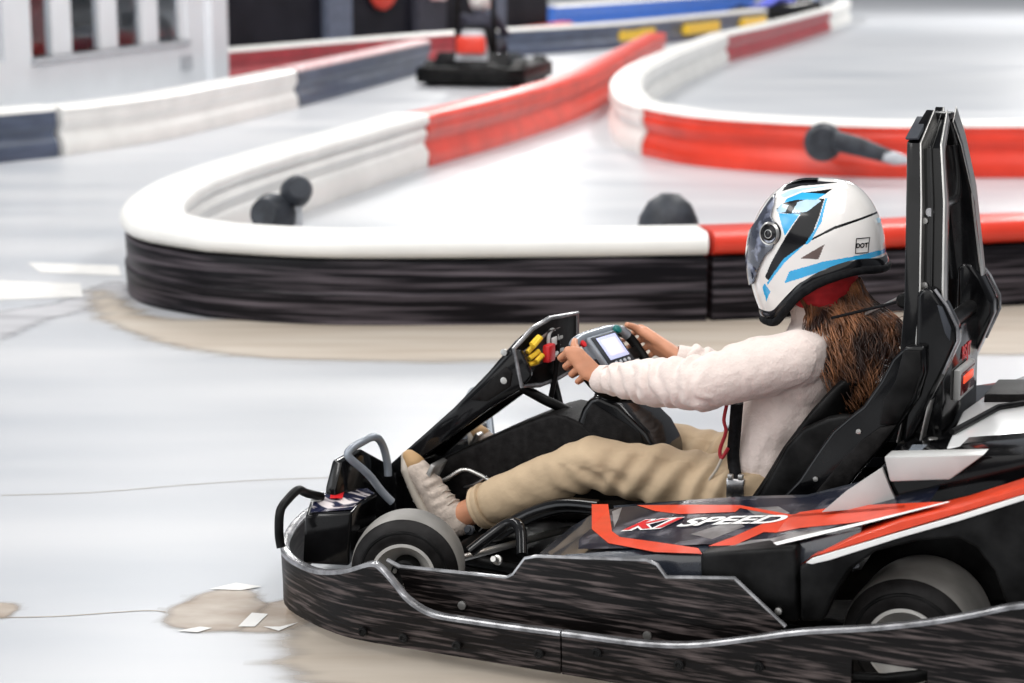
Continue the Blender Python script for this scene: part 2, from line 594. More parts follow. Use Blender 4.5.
def sweep(name, path, prof, m, parent=None, closed_prof=True):
    """path of points, prof of (offset to the left of the path, z)"""
    bm = bmesh.new()
    rings = []
    n = len(path)
    for i, p in enumerate(path):
        t = (path[min(n - 1, i + 1)] - path[max(0, i - 1)])
        t.z = 0
        t.normalize()
        l = Vector((-t.y, t.x, 0))
        rings.append([bm.verts.new(p + l * o + Vector((0, 0, z))) for o, z in prof])
    k = len(prof)
    for a, b in zip(rings, rings[1:]):
        for j in range(k if closed_prof else k - 1):
            bm.faces.new((a[j], a[(j + 1) % k], b[(j + 1) % k], b[j]))
    bm.faces.new(rings[0])
    bm.faces.new(rings[-1][::-1])
    return fin(name, bm, m, parent)


def ribbed(hw=.15, h=.36):
    side = [(1.0, 0.0), (1.03, .10), (1.0, .22), (.90, .34), (.72, .44), (.72, .50), (.90, .60), (.98, .72), (.90, .80), (.96, .86), (.96, .93), (.80, .985), (.45, 1.0)]
    r = [(a * hw, b * h) for a, b in side]
    return r + [(-a, b) for a, b in r[::-1]]


def capprof(hw=.15, z0=.285, z1=.385):
    r = []
    for k in range(9):
        a = -pi / 2 + pi * k / 8
        r.append((hw - .05 + .05 * cos(a) * 1.0, (z0 + z1) / 2 + (z1 - z0) / 2 * sin(a)))
    return r + [(-a, b) for a, b in r[::-1]]


def sub(path, a, b):
    n = len(path) - 1
    i0, i1 = int(round(a * n)), int(round(b * n))
    return path[i0:i1 + 1]


def local_thing(name, label, cat, path, group=None, gap=.004):
    path = [p.copy() for p in path]
    path[0] += (path[1] - path[0]).normalized() * gap
    path[-1] += (path[-2] - path[-1]).normalized() * gap
    c = sum((p for p in path), Vector()) / len(path)
    e = empty(name, (c.x, c.y, 0))
    tag(e, label, cat, group)
    return e, [p - c for p in path]


# --- the near curved barrier (white round cap above black rubbing boards), centre line
front_pts = [(5.2, 9.75), (3.6, 9.25), (2.27, 8.92), (1.45, 8.68)]
pF_red = path2(front_pts, 10)
pF_white = path2([(0.82, 8.535), (0.5, 8.50), (0.2, 8.47), (-.73, 8.44), (-1.25, 8.60)], 10)
turn = path2([(-1.25, 8.60), (-1.55, 8.90), (-1.68, 9.3), (-1.72, 9.9), (-1.67, 10.6), (-1.47, 11.6), (-1.05, 13.2), (-.74, 14.4)], 10)
pB_red = path2([(-.74, 14.4), (-.1, 16.3), (.62, 18.5), (1.3, 21.4), (2.0, 26.5)], 8)


def start(path, k=0):
    return path


# red front section: starts where white ends; direction right->left so left normal points to the camera
pF_red = path2(front_pts + [(.825, 8.536)], 10)
pFw = pF_white[:-1] + turn
e, P = local_thing('track_barrier', 'white round-capped curved track barrier with scuffed black boards, sweeping around behind the near kart', 'barrier', pFw)
sweep('barrier_body', P, [(.05, 0), (.05, .30), (-.11, .30), (-.14, .24), (-.11, .17), (-.15, .10), (-.14, 0)], 'white', e)
sweep('barrier_cap', P, capprof(.155), 'white', e)
nb = len(P)
k1 = 13
for a, b in ((0, 21), (21, 41), (41, 62)):
    sweep('rubbing_board', P[a:b + 1], [(.04, .003), (.130, .003), (.138, .13), (.128, .14), (.133, .258), (.128, .275), (.04, .275)], 'board', e)
e, P = local_thing('track_barrier', 'orange-red capped track barrier with black boards, directly behind the white helmet', 'barrier', pF_red)
sweep('barrier_body', P, [(.05, 0), (.05, .30), (-.11, .30), (-.14, .24), (-.11, .17), (-.15, .10), (-.14, 0)], 'red', e)
sweep('barrier_cap', P, capprof(.155), 'red', e)
for a, b in ((0, 20), (20, 40)):
    sweep('rubbing_board', P[a:b + 1], [(.04, .003), (.130, .003), (.138, .13), (.128, .14), (.133, .258), (.128, .275), (.04, .275)], 'board', e)


def barrier(label, pts, m, group=None, hw=.15, h=.37, n=8, cap=None):
    e, P = local_thing('track_barrier', label, 'barrier', path2(pts, n), group, .022)
    sweep('barrier_body', P, ribbed(hw, h), m, e)
    if cap:
        sweep('barrier_cap', P, [(hw * .97, h * .93), (hw * .9, h * 1.0), (hw * .5, h * 1.035), (-hw * .5, h * 1.035), (-hw * .9, h), (-hw * .97, h * .93)], cap, e)
    return e


barrier('long red ribbed barrier running away from the white curve toward the far kart', [(-.74, 14.4), (-.1, 16.3), (.50, 18.5), (.95, 21.0), (1.42, 24.0), (1.95, 27.4)], 'red')

# --- island barrier at upper right
isl_front = [(6.5, 13.9), (4.6, 13.80), (3.5, 13.83), (2.4, 13.86), (1.5, 14.45), (1.12, 15.25)]
barrier('bright red ribbed island barrier behind the roll hoop, with a dark jointed arm on it', isl_front, 'red', n=10, cap='white')
barrier('short white rounded end of the island barrier, where it doubles back', [(1.12, 15.25), (.98, 16.1), (1.02, 18.0), (1.25, 20.0), (1.75, 22.6), (2.15, 24.4), (2.75, 27.0)], 'white', n=10)
barrier('dark red ribbed stretch of barrier beyond the white island end', [(2.75, 27.0), (3.6, 29.6), (4.6, 33.0), (5.6, 36.5)], 'dkred', cap='white')
barrier('white far end of barrier, right of the dark red stretch', [(5.6, 36.5), (6.6, 40.5), (7.0, 43.0)], 'white')

# --- outer barrier along the white building
barrier('slate blue barrier piece at the far left edge beside the white building', [(-5.0, 13.6), (-4.2, 14.3), (-3.52, 15.15)], 'navy', cap='white')
barrier('long white barrier running along the foot of the white building', [(-3.52, 15.15), (-3.0, 16.3), (-2.62, 17.8), (-2.22, 19.6)], 'white')
barrier('slate blue barrier with a faded pink and white top, left of the far kart', [(-2.22, 19.6), (-1.75, 22.0), (-1.15, 25.2)], 'navy', cap='pink')

# --- barrier in front of the black wall
def at(px, py, z=0.0):
    """ground helper for the far background, pinhole at the camera"""
    ph = math.atan(401.5 / 2000.0)
    d = Vector(((px - 512) / 2000.0, math.cos(ph) - (py - 341.5) / 2000.0 * math.sin(ph), -math.sin(ph) - (py - 341.5) / 2000.0 * math.cos(ph)))
    t = (z - 1.6) / d.z
    return (d.x * t, d.y * t)


A = [(-3.48, 22.8), (-2.58, 24.52), (-1.47, 26.53), (-0.58, 27.89)]
barrier('dark red barrier with a white top at the foot of the black wall, left part', A, 'dkred', cap='white')
B = [(-0.58, 27.89), (0.7, 29.4), (1.99, 31.38), (3.57, 34.72), (4.5, 36.67)]
e = barrier('dark blue barrier with white top and yellow blocks, behind the far kart', B, 'navy', cap='white')
for q0, q1 in ([(1.48, 30.56), (2.08, 31.57)], [(2.68, 32.64), (3.35, 34.18)], [(3.86, 35.28), (4.42, 36.5)]):
    P = [Vector((*q0, 0)) - e.location, Vector((*q1, 0)) - e.location]
    sweep('yellow_block', P, [(.175, .10), (.175, .27), (-.175, .27), (-.175, .10)], 'yellow', e)
for i, (q, lab) in enumerate((([(-3.85, 26.1), (-2.63, 27.89)], 'low red kerb piece at the foot of the leftmost black panel'),
                     ([(-2.2, 27.42), (-1.46, 29.4)], 'low red kerb piece below the round red sign'),
                     ([(-1.25, 28.88), (-0.49, 30.79)], 'low red kerb piece left of the far driver'),
                     ([(-0.34, 31.38), (0.93, 35.47)], 'low red kerb piece right of the far driver'))):
    barrier(lab, [q[0], ((q[0][0] + q[1][0]) / 2, (q[0][1] + q[1][1]) / 2), q[1]], 'red' if i != 2 else 'dkred', hw=.15, h=.20, cap='pink' if i < 3 else None)
barrier('blue and white barrier at the very top of the picture, right of the black wall', [(0.68, 38.39), (2.2, 41.29), (4.2, 45.28), (5.63, 47.92)], 'blue', cap='white')

# --- black panelled wall at the back
def wall_between(name, a, b, z0, z1, th, m):
    a, b = Vector((a[0], a[1], 0)), Vector((b[0], b[1], 0))
    t = (b - a).normalized()
    n = Vector((-t.y, t.x, 0))
    bm = bmesh.new()
    lo = [a, b, b + n * th, a + n * th]
    vs = [bm.verts.new(p + Vector((0, 0, z0))) for p in lo]
    vt = [bm.verts.new(p + Vector((0, 0, z1))) for p in lo]
    bm.faces.new(vs); bm.faces.new(vt[::-1])
    for i in range(4): bm.faces.new((vs[i], vs[(i + 1) % 4], vt[(i + 1) % 4], vt[i]))
    o = fin(name, bm, m, None)
    return o


W0, W1 = Vector((*[(-4.04, 26.53)][0], 0)), Vector((*[(0.62, 35.09)][0], 0))
tag(wall_between('wall_back', W0, W1, 0, 3.2, .15, 'darkwall'), kind='structure')


def onwall(px):
    lo, hi = 0.0, 1.0
    for _ in range(40):
        mid = (lo + hi) / 2
        p = W0.lerp(W1, mid)
        ph = math.atan(401.5 / 2000.0)
        dep = p.y * math.cos(ph) + 1.6 * math.sin(ph)
        if 512 + 2000 * p.x / dep < px: lo = mid
        else: hi = mid
    return W0.lerp(W1, (lo + hi) / 2)


for a, b, m in ((322, 346, 'slate'), (412, 440, 'concrete_in'), (482, 500, 'slate')):
    p, q = onwall(a), onwall(b)
    d = (q - p).normalized()
    n = Vector((d.y, -d.x, 0)) * .12
    tag(wall_between('trim_%d' % a, p + n, q + n, 0, 3.2, .11, m), kind='structure')
# round red sign on the wall
p = onwall(381)
d = (W1 - W0).normalized()
n = Vector((d.y, -d.x, 0))
e = empty('round_sign', (p.x + n.x * .02, p.y + n.y * .02, .98))
tag(e, 'round red sign with a pale top mounted on the black wall', 'sign')
lathe('sign_disc', [(0, 0), (0, .40), (.03, .41), (.06, .39), (.10, .25), (.11, 0)], (0, 0, .0), n, 'red', e)
lathe('sign_face', [(.095, 0), (.100, .24), (.112, .20), (.118, 0)], (0, 0, .12), n, 'pink', e)
p = onwall(426)
e = box('notice_board', (p.x + n.x * .17, p.y + n.y * .17, .86), (.34, .03, .34), 'pink')
tag(e, 'small pale notice on the dark post beside the round red sign', 'sign')

# --- white building with windows, far left
Q0, Q1 = Vector((*[(-4.28, 14.95)][0], 0)), Vector((*[(-2.96, 20.48)][0], 0))
QL = (Q1 - Q0).length
qd = (Q1 - Q0).normalized()
qn = Vector((-qd.y, qd.x, 0))


def qx(px):
    lo, hi = 0.0, 1.0
    ph = math.atan(401.5 / 2000.0)
    for _ in range(40):
        mid = (lo + hi) / 2
        p = Q0.lerp(Q1, mid)
        dep = p.y * math.cos(ph) + 1.6 * math.sin(ph)
        if 512 + 2000 * p.x / dep < px: lo = mid
        else: hi = mid
    return lo * QL


def wallbox(name, s0, s1, z0, z1, m, off=0.0, th=.14):
    o = wall_between(name, Q0 + qd * s0 + qn * off, Q0 + qd * s1 + qn * off, z0, z1, th, m)
    return o


ZS, ZT = .65, 2.3
s_w = [(qx(-30), qx(9)), (qx(36), qx(190))]
tag(wallbox('wall_left', 0, QL, 0, ZS, 'wall'), kind='structure')
tag(wallbox('wall_left', 0, QL, ZT, 2.9, 'wall'), kind='structure')
tag(wallbox('wall_left', 0, s_w[0][0], ZS, ZT, 'wall'), kind='structure')
tag(wallbox('wall_left', s_w[0][1], s_w[1][0], ZS, ZT, 'wall'), kind='structure')
tag(wallbox('wall_left', s_w[1][1], QL, ZS, ZT, 'wall'), kind='structure')
tag(wallbox('wall_left_return', QL - .02, QL, 0, 2.9, 'wall', off=.14, th=2.2), kind='structure')
tag(wallbox('trim_1', s_w[1][0] - .02, s_w[1][1] + .02, ZS - .05, ZS, 'fixture2', off=-.03, th=.16), kind='structure')
tag(wallbox('trim_2', qx(207), QL + .02, 0, 2.9, 'wall', off=-.08, th=.08), kind='structure')
for k, (a, b) in enumerate(s_w):
    tag(wallbox('window_%d' % (k + 1), a, b, ZS, ZT, 'glass', off=.06, th=.01), kind='structure')
for a, b in ((60, 79), (107, 124), (148, 164), (186, 192), (34, 38)):
    tag(wallbox('window_2_mullion', qx(a), qx(b), ZS, ZT, 'wall', off=.03, th=.07), kind='structure')
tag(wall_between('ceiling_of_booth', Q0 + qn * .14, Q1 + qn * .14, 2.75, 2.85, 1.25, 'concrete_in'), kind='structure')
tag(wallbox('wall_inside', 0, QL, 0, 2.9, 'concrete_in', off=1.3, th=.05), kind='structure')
for a, b, z0, z1, m, lab in ((38, 60, .0, .92, 'amber', 'orange locker seen through the window beside its left edge'),
                        (78, 108, .0, .86, 'amber', 'low orange cabinet seen through the second window pane'),
                        (80, 106, .98, 2.2, 'maroon', 'maroon cupboard seen through the second window pane'),
                        (124, 148, .5, 2.0, 'maroon', 'maroon cupboard seen through the third window pane'),
                        (164, 186, .0, .78, 'navy', 'dark blue cabinet seen through the rightmost window pane')):
    o = wallbox('wall_cabinet', qx(a), qx(b), z0, z1, m, off=.75 if z0 == 0 else .9, th=.3)
    tag(o, lab, 'cabinet')
o = wallbox('wall_notice', qx(182), qx(193), .36, .50, 'fixture2', off=-.012, th=.012)
tag(o, 'small pale grey notice on the white wall below the window', 'notice')

# ------------------------------------------------------------ the near kart
KOx, KOy = (1.0793, 4.5654)
KR = pi - radians(25)
kart = empty('go_kart', (KOx, KOy, 0), KR)
tag(kart, 'large black foreground go-kart with orange striped side pod and tall roll hoop', 'go-kart')
NE = [(-0.218, 0.535), (-0.098, 0.477), (0.084, 0.405), (0.291, 0.328), (0.435, 0.307), (0.573, 0.282), (0.765, 0.245)]


def zA(x, y):
    pts = NE
    if x <= pts[0][0]: z = pts[0][1]
    elif x >= pts[-1][0]: z = pts[-1][1]
    else:
        for (a, za), (b, zb) in zip(pts, pts[1:]):
            if a <= x <= b:
                z = za + (zb - za) * (x - a) / (b - a)
                break
    return z + .04 * (.66 - abs(y)) / .33


def tri_on_pod(name, pts, m, parent, lift=.002, sgn=1):
    bm = bmesh.new()
    vs = [bm.verts.new((p[0], p[1] * sgn, 0)) for p in pts]
    bm.faces.new(vs)
    for x, _ in NE:
        bmesh.ops.bisect_plane(bm, geom=bm.verts[:] + bm.edges[:] + bm.faces[:], plane_co=(x, 0, 0), plane_no=(1, 0, 0))
    bmesh.ops.triangulate(bm, faces=bm.faces)
    for v in bm.verts: v.co.z = zA(v.co.x, v.co.y) + lift
    return fin(name, bm, m, parent, False)


# chassis
chf = tube('chassis_frame', [(-.32, .33, .06), (.1, .33, .06), (.7, .30, .06), (1.15, .24, .06), (1.45, .2, .06), (1.5, .0, .06), (1.45, -.2, .06), (1.15, -.24, .06), (.7, -.30, .06), (.1, -.33, .06), (-.32, -.33, .06)], .016, 'black', kart, closed=True)
prism_z('floor_tray', [(-.3, -.32), (1.1, -.26), (1.45, -.2), (1.45, .2), (1.1, .26), (-.3, .32)], .035, .045, 'black2', kart)
for s in (1, -1):
    tube('side_rail', [(.88, .33 * s, .07), (.95, .55 * s, .08), (.8, .70 * s, .09), (.1, .72 * s, .09), (-.1, .6 * s, .1)], .014, 'black', kart, smooth_n=4)
tube('rear_axle', [(0, -.58, .14), (0, .58, .14)], .02, 'steel', kart)
tube('front_axle_beam', [(1.2, -.46, .10), (1.2, .46, .10)], .018, 'black', kart)

# outer bumper belt: stations (x, y, ztop)
side_top = [(1.172, 0.221), (1.146, 0.215), (1.114, 0.187), (1.076, 0.15), (1.015, 0.125), (0.921, 0.123), (0.798, 0.125), (0.667, 0.129), (0.516, 0.133), (0.404, 0.146), (0.294, 0.174), (0.165, 0.211), (0.02, 0.241), (-0.101, 0.272), (-0.189, 0.301), (-0.283, 0.333)]
st = []
st += [(1.62, -.30, .17), (1.63, 0, .17), (1.62, .30, .17), (1.57, .50, .17), (1.49, .655, .165), (1.36, .745, .165), (1.25, .79, .19)]
st += [(x, .80, z) for x, z in side_top]
xr = side_top[-1][0]
st += [(xr - .12, .79, side_top[-1][1] + .01), (xr - .22, .70, side_top[-1][1] + .01), (xr - .26, .5, side_top[-1][1] + .01)]
near = st[1:]
sx_ = near[0][0]
full_near = near
full_far = [(x, -y, z) for x, y, z in near]


SLOT = sorted(p[0] for p in [(0.058, 0.141), (-0.089, 0.165)])


def belt(name, stations, parent, z0=.03, th=.017, m='belt'):
    bm = bmesh.new()
    rr = bmesh.new()
    n = len(stations)
    ring, cap = [], []
    for i, (x, y, zt) in enumerate(stations):
        a, b = stations[max(0, i - 1)], stations[min(n - 1, i + 1)]
        t = Vector((b[0] - a[0], b[1] - a[1], 0)).normalized()
        o = Vector((-t.y, t.x, 0))
        c = Vector((x, y, 0))
        if o.dot(c - Vector((.6, 0, 0))) < 0: o = -o
        zb = z0 + (0.0)
        pr_ = [(-.0, zb), (0, zb + .08 if zt > .19 else zb + .022), (0, zb + .135 if zt > .19 else zb + .04), (.003, zt - .010), (-th, zt - .010), (-th, zb + .135 if zt > .19 else zb + .04), (-th, zb + .08 if zt > .19 else zb + .022), (-th, zb)]
        ring.append([bm.verts.new(c + o * p + Vector((0, 0, q))) for p, q in pr_])
        pc = [(.005, zt - .010), (.005, zt - .003), (.002, zt), (-th + .003, zt), (-th - .001, zt - .003), (-th - .001, zt - .010)]
        cap.append([rr.verts.new(c + o * p + Vector((0, 0, q))) for p, q in pc])
    for B, R in ((bm, ring), (rr, cap)):
        q_ = -1
        for a, b in zip(R, R[1:]):
            k = len(a)
            q_ += 1
            mx = (stations[q_][0] + stations[q_ + 1][0]) / 2
            slot = B is bm and abs(stations[q_][1]) > .78 and SLOT[0] < mx < SLOT[1]
            for j in range(k):
                if slot and j in (1, 5): continue
                B.faces.new((a[j], a[(j + 1) % k], b[(j + 1) % k], b[j]))
            if slot:
                B.faces.new((a[1], b[1], b[6], a[6]))
                B.faces.new((a[2], a[5], b[5], b[2]))
        B.faces.new(R[0]); B.faces.new(R[-1][::-1])
    o = fin(name, bm, m, parent)
    fin('bumper_rim_reflection', rr, 'rim', o)
    return o


iseam = 14
dense = crv([Vector(s) for s in near], 4)
dense = [tuple(v) for v in dense]
ks = min(range(len(dense)), key=lambda i: abs(dense[i][0] - .69) + (0 if dense[i][1] > .75 else 9))
front_b = belt('front_bumper', dense[:ks + 1], kart)
rear_b = belt('side_bumper', [(dense[ks][0] - .004, dense[ks][1], dense[ks][2])] + dense[ks + 1:], kart)
far = [(x, -y, z) for x, y, z in dense]
belt('front_bumper', far[:ks + 1], kart)
belt('side_bumper', [(far[ks][0] - .004, far[ks][1], far[ks][2])] + far[ks + 1:], kart)
xe = near[-1][0]
box('rear_bumper', (xe - .02, 0, .20), (.06, 1.02, .26), 'belt', kart, .02)
# bolts in the belt
for px in (340, 405, 470, 545, 605, 680, 760, 840):
    x, z = [(1.253, 0.052), (1.085, 0.049), (0.951, 0.058), (0.75, 0.07), (0.613, 0.094), (0.425, 0.096), (0.249, 0.124), (-0.261, 0.223)][(340, 405, 470, 545, 605, 680, 760, 840).index(px)]
    z = max(.055, min(z, .12))
    lathe('bumper_bolt', [(-.002, 0), (-.002, .011), (.004, .011), (.005, .007), (.002, .005), (.002, 0)], (x if x < 1.2 else 1.19, .806, z), (0, 1, 0), 'black', front_b if x > .69 else rear_b, 14)
# second, inner panel on both sides
pan = [(1.144, 0.187), (0.872, 0.199), (0.855, 0.208), (0.826, 0.249), (0.799, 0.257), (0.538, 0.283), (0.515, 0.277), (0.492, 0.251), (0.338, 0.27), (0.224, 0.181), (0.319, 0.095), (0.641, 0.056), (1.088, 0.022)]
pn = prism_y('side_panel', pan, .70, .72, 'belt', kart, .003)
rimpts = [(1.176, 0.2), (1.143, 0.188), (0.871, 0.199), (0.854, 0.209), (0.825, 0.25), (0.798, 0.258), (0.537, 0.284), (0.514, 0.278), (0.491, 0.252), (0.338, 0.271), (0.223, 0.181)]
tube('panel_rim_reflection', [(x, .712, z) for x, z in rimpts], .0055, 'rim', pn, seg=8)
pf = prism_y('side_panel', pan, -.72, -.70, 'belt', kart, .003)
tube('panel_rim_reflection', [(x, -.712, z) for x, z in rimpts], .0055, 'rim', pf, seg=8)
for p in [(0.978, 0.123), (0.529, 0.119)]:
    lathe('panel_bolt', [(0, 0), (0, .010), (.005, .010), (.006, 0)], (p[0], .722, p[1]), (0, 1, 0), 'steel', pn, 12)


# wheels
def wheel(name, c, r, w_, toe, sgn, wide):
    ax = Vector((sin(toe), cos(toe), 0)) * sgn
    h = w_ / 2
    prof = [(-h, r * .55), (-h - .004, r * .70), (-h + .004, r * .86), (-h + .022, r * .97), (-h + .045, r), (h - .045, r), (h - .022, r * .97), (h - .004, r * .86), (h + .004, r * .70), (h, r * .55)]
    t = lathe(name, prof[:4] + prof[6:], c, ax, 'rubber', kart, 56)
    lathe('tyre_tread', [(-h + .020, r * .968), (-h + .030, r * .99), (-h + .048, r * 1.004), (h - .048, r * 1.004), (h - .030, r * .99), (h - .020, r * .968)], c, ax, 'tread', t, 56)
    lathe('tyre_groove', [(h - .002, r * .80), (h + .0025, r * .785), (h + .0035, r * .76), (h + .001, r * .74)], c, ax, 'black', t, 56)
    rr = r * .55
    lathe('wheel_rim', [(-h + .01, rr), (h - .004, rr), (h + .008, rr + .004), (h + .008, rr - .004), (h - .012, rr - .010), (h - .03, rr * .62), (h - .05, rr * .45), (h - .05, 0)], c, ax, 'wheelrim', t, 48)
    lathe('hub', [(h - .055, .034), (h - .01, .032), (h - .005, .026), (h - .005, 0)], c, ax, 'black', t, 20)
    for k in range(3):
        a = 2 * pi * k / 3 + .4
        u = ax.orthogonal().normalized()
        v = ax.cross(u)
        pc = Vector(c) + (u * cos(a) + v * sin(a)) * .022
        lathe('lug_nut', [(h - .006, .005), (h + .004, .005), (h + .004, 0)], pc, ax, 'steel', t, 6)
    return t


wheel('rear_wheel', (-.012, .510, .145), .145, .225, 0, 1, True)
wheel('rear_wheel', (-.012, -.510, .145), .145, .225, 0, -1, True)
wheel('front_wheel', (1.21, .545, .133), .133, .135, radians(-18), 1, False)
wheel('front_wheel', (1.21, -.545, .133), .133, .135, radians(-18), -1, False)
for s in (1, -1):
    tube('steering_link', [(1.0, .06 * s, .12), (1.13, .44 * s, .13)], .009, 'steel', kart)
    k_ = hexa('stub_axle', [(1.17, .40 * s, .08), (1.25, .40 * s, .08), (1.25, .47 * s, .08), (1.17, .47 * s, .08)], [(1.18, .40 * s, .17), (1.24, .40 * s, .17), (1.24, .47 * s, .16), (1.18, .47 * s, .16)], 'black', kart, .006)

# side pods with the printed top
def pod(s):
    near_e = [(x, .66, 0) for x, _ in NE if -.10 < x < .80]
    outline = []
    xs = sorted([x for x, _ in NE if -.08 < x < .78]) + [.79]
    topn = [(x, .66) for x in xs] + [(.845, .635), (.885, .58), (.90, .50), (.87, .38), (.83, .335)]
    topf = [(x, .335) for x in sorted(xs, reverse=True)]
    ring = topn + topf
    bm = bmesh.new()
    c = Vector((.4, .5, 0))
    loops = []
    for ins, dz in ((.030, 0.0), (.010, -.008), (.0, -.028), (.0, -.09), (.02, -.10)):
        L = []
        for (x, y) in ring:
            d = Vector((c.x - x, c.y - y, 0))
            fx = max(0, (x - .75) / .15)
            xx = x - ins * (1.6 if x > .78 else 0)
            yy = y - ins if y > .5 else y + ins * .3
            z = zA(x, y) - fx * fx * .06
            zz = z + dz if dz > -.05 else min(z + dz, max(.13, z - .09))
            L.append(bm.verts.new((xx, yy * s, zz)))
        loops.append(L)
    n = len(ring)
    for A_, B_ in zip(loops, loops[1:]):
        for i in range(n): bm.faces.new((A_[i], A_[(i + 1) % n], B_[(i + 1) % n], B_[i]))
    # top: strips between near and far edges
    f = bm.faces.new(loops[0])
    bmesh.ops.triangulate(bm, faces=[f])
    f = bm.faces.new(loops[-1][::-1])
    return fin('side_pod', bm, 'podgloss', kart)


for s in (1, -1):
    pd = pod(s)
    base = [(.74, .615), (.765, .55), (.755, .36), (-.05, .36), (-.05, .625), (.3, .63), (.6, .63)]
    tri_on_pod('pod_graphic_sheet', base, 'decal_navy', pd, .0010, s)
    # orange L-shaped stripe at the nose of the pod
    PSL = [(0.816, 0.355, 0.282), (0.779, 0.343, 0.2834), (0.697, 0.519, 0.2752), (0.661, 0.56, 0.2772), (0.441, 0.654, 0.3066), (0.42, 0.688, 0.3058), (0.536, 0.665, 0.2881), (0.676, 0.593, 0.2703), (0.756, 0.497, 0.2665)]
    tri_on_pod('orange_stripe', [(x, y) for x, y, z in PSL], 'orange', pd, .0022, s)
    PSL = [(0.7, 0.357, 0.2943), (0.432, 0.402, 0.3387), (0.006, 0.603, 0.4428), (0.0, 0.624, 0.4426), (0.425, 0.421, 0.3374), (0.429, 0.445, 0.3339), (0.563, 0.438, 0.3107), (0.636, 0.406, 0.3006)]
    tri_on_pod('orange_stripe', [(x, y) for x, y, z in PSL], 'orange', pd, .0022, s)
    PSL = [(0.422, 0.644, 0.3108), (0.38, 0.589, 0.3236), (0.338, 0.516, 0.3386), (0.272, 0.466, 0.3586), (0.149, 0.504, 0.3997), (-0.064, 0.636, 0.4665), (-0.096, 0.66, 0.4763), (0.001, 0.662, 0.4376), (0.114, 0.63, 0.3975), (0.236, 0.581, 0.358), (0.321, 0.569, 0.3347), (0.362, 0.641, 0.3199)]
    tri_on_pod('orange_stripe', [(x, y) for x, y, z in PSL], 'orange', pd, .0022, s)
    PSL = [(0.366, 0.674, 0.3154), (0.29, 0.663, 0.328), (0.211, 0.664, 0.3573), (0.084, 0.662, 0.4047), (-0.071, 0.664, 0.4658), (-0.101, 0.664, 0.478), (-0.095, 0.656, 0.4763), (0.089, 0.643, 0.4052), (0.219, 0.637, 0.3576), (0.297, 0.64, 0.3295), (0.372, 0.657, 0.3166)]
    tri_on_pod('white_stripe', [(x, y) for x, y, z in PSL], 'whited', pd, .0026, s)
    PSL = [(0.376, 0.646, 0.3173), (0.337, 0.614, 0.3269), (0.253, 0.599, 0.3495), (0.106, 0.657, 0.3972), (0.217, 0.644, 0.3575), (0.3, 0.632, 0.3301)]
    tri_on_pod('grey_field', [(x, y) for x, y, z in PSL], 'decal_grey', pd, .0020, s)
    for q in ([(0.491, 0.568, 0.308), (0.453, 0.532, 0.3193), (0.412, 0.494, 0.3305), (0.376, 0.532, 0.3312), (0.427, 0.604, 0.315)], [(0.751, 0.386, 0.2809), (0.735, 0.363, 0.2868), (0.713, 0.443, 0.2813), (0.702, 0.494, 0.2773)], [(0.413, 0.422, 0.3391), (0.338, 0.414, 0.3509), (0.296, 0.459, 0.3516), (0.357, 0.485, 0.3396)]):
        tri_on_pod('grey_field', [(x, y) for x, y, z in q], 'decal_grey', pd, .0017, s)
    # lettering
    for txt, m, bold, lift, cx, wd in (('K1', 'whited', .0065, .0030, [(0.616, 0.496, 0.2936)][0], 58), ('K1', 'redd', .0018, .0040, [(0.616, 0.496, 0.2936)][0], 56), ('SPEED', 'whited', .0022, .0034, [(0.427, 0.499, 0.3277)][0], 110)):
        o = text_mesh('lettering', txt, .068, Matrix.Identity(4), m, pd, shear=.45, ext=0, bold=bold, spacing=1.0)
        me = o.data
        # far side is mirrored so that it reads correctly from outside
        c3 = cx
        xs = [v.co.x for v in me.vertices]
        wdt = max(xs) - min(xs)
        want = wd / 440.0
        k = want / wdt
        for v in me.vertices:
            X, Y = v.co.x * k, v.co.y * (1.12 if txt == 'K1' else .95)
            if s > 0: x, y = c3[0] - X, c3[1] - Y
            else: x, y = c3[0] + X, -c3[1] + Y
            v.co = Vector((x, y, zA(x, y) + lift))
        if bold > .005: o.name = 'lettering_outline'

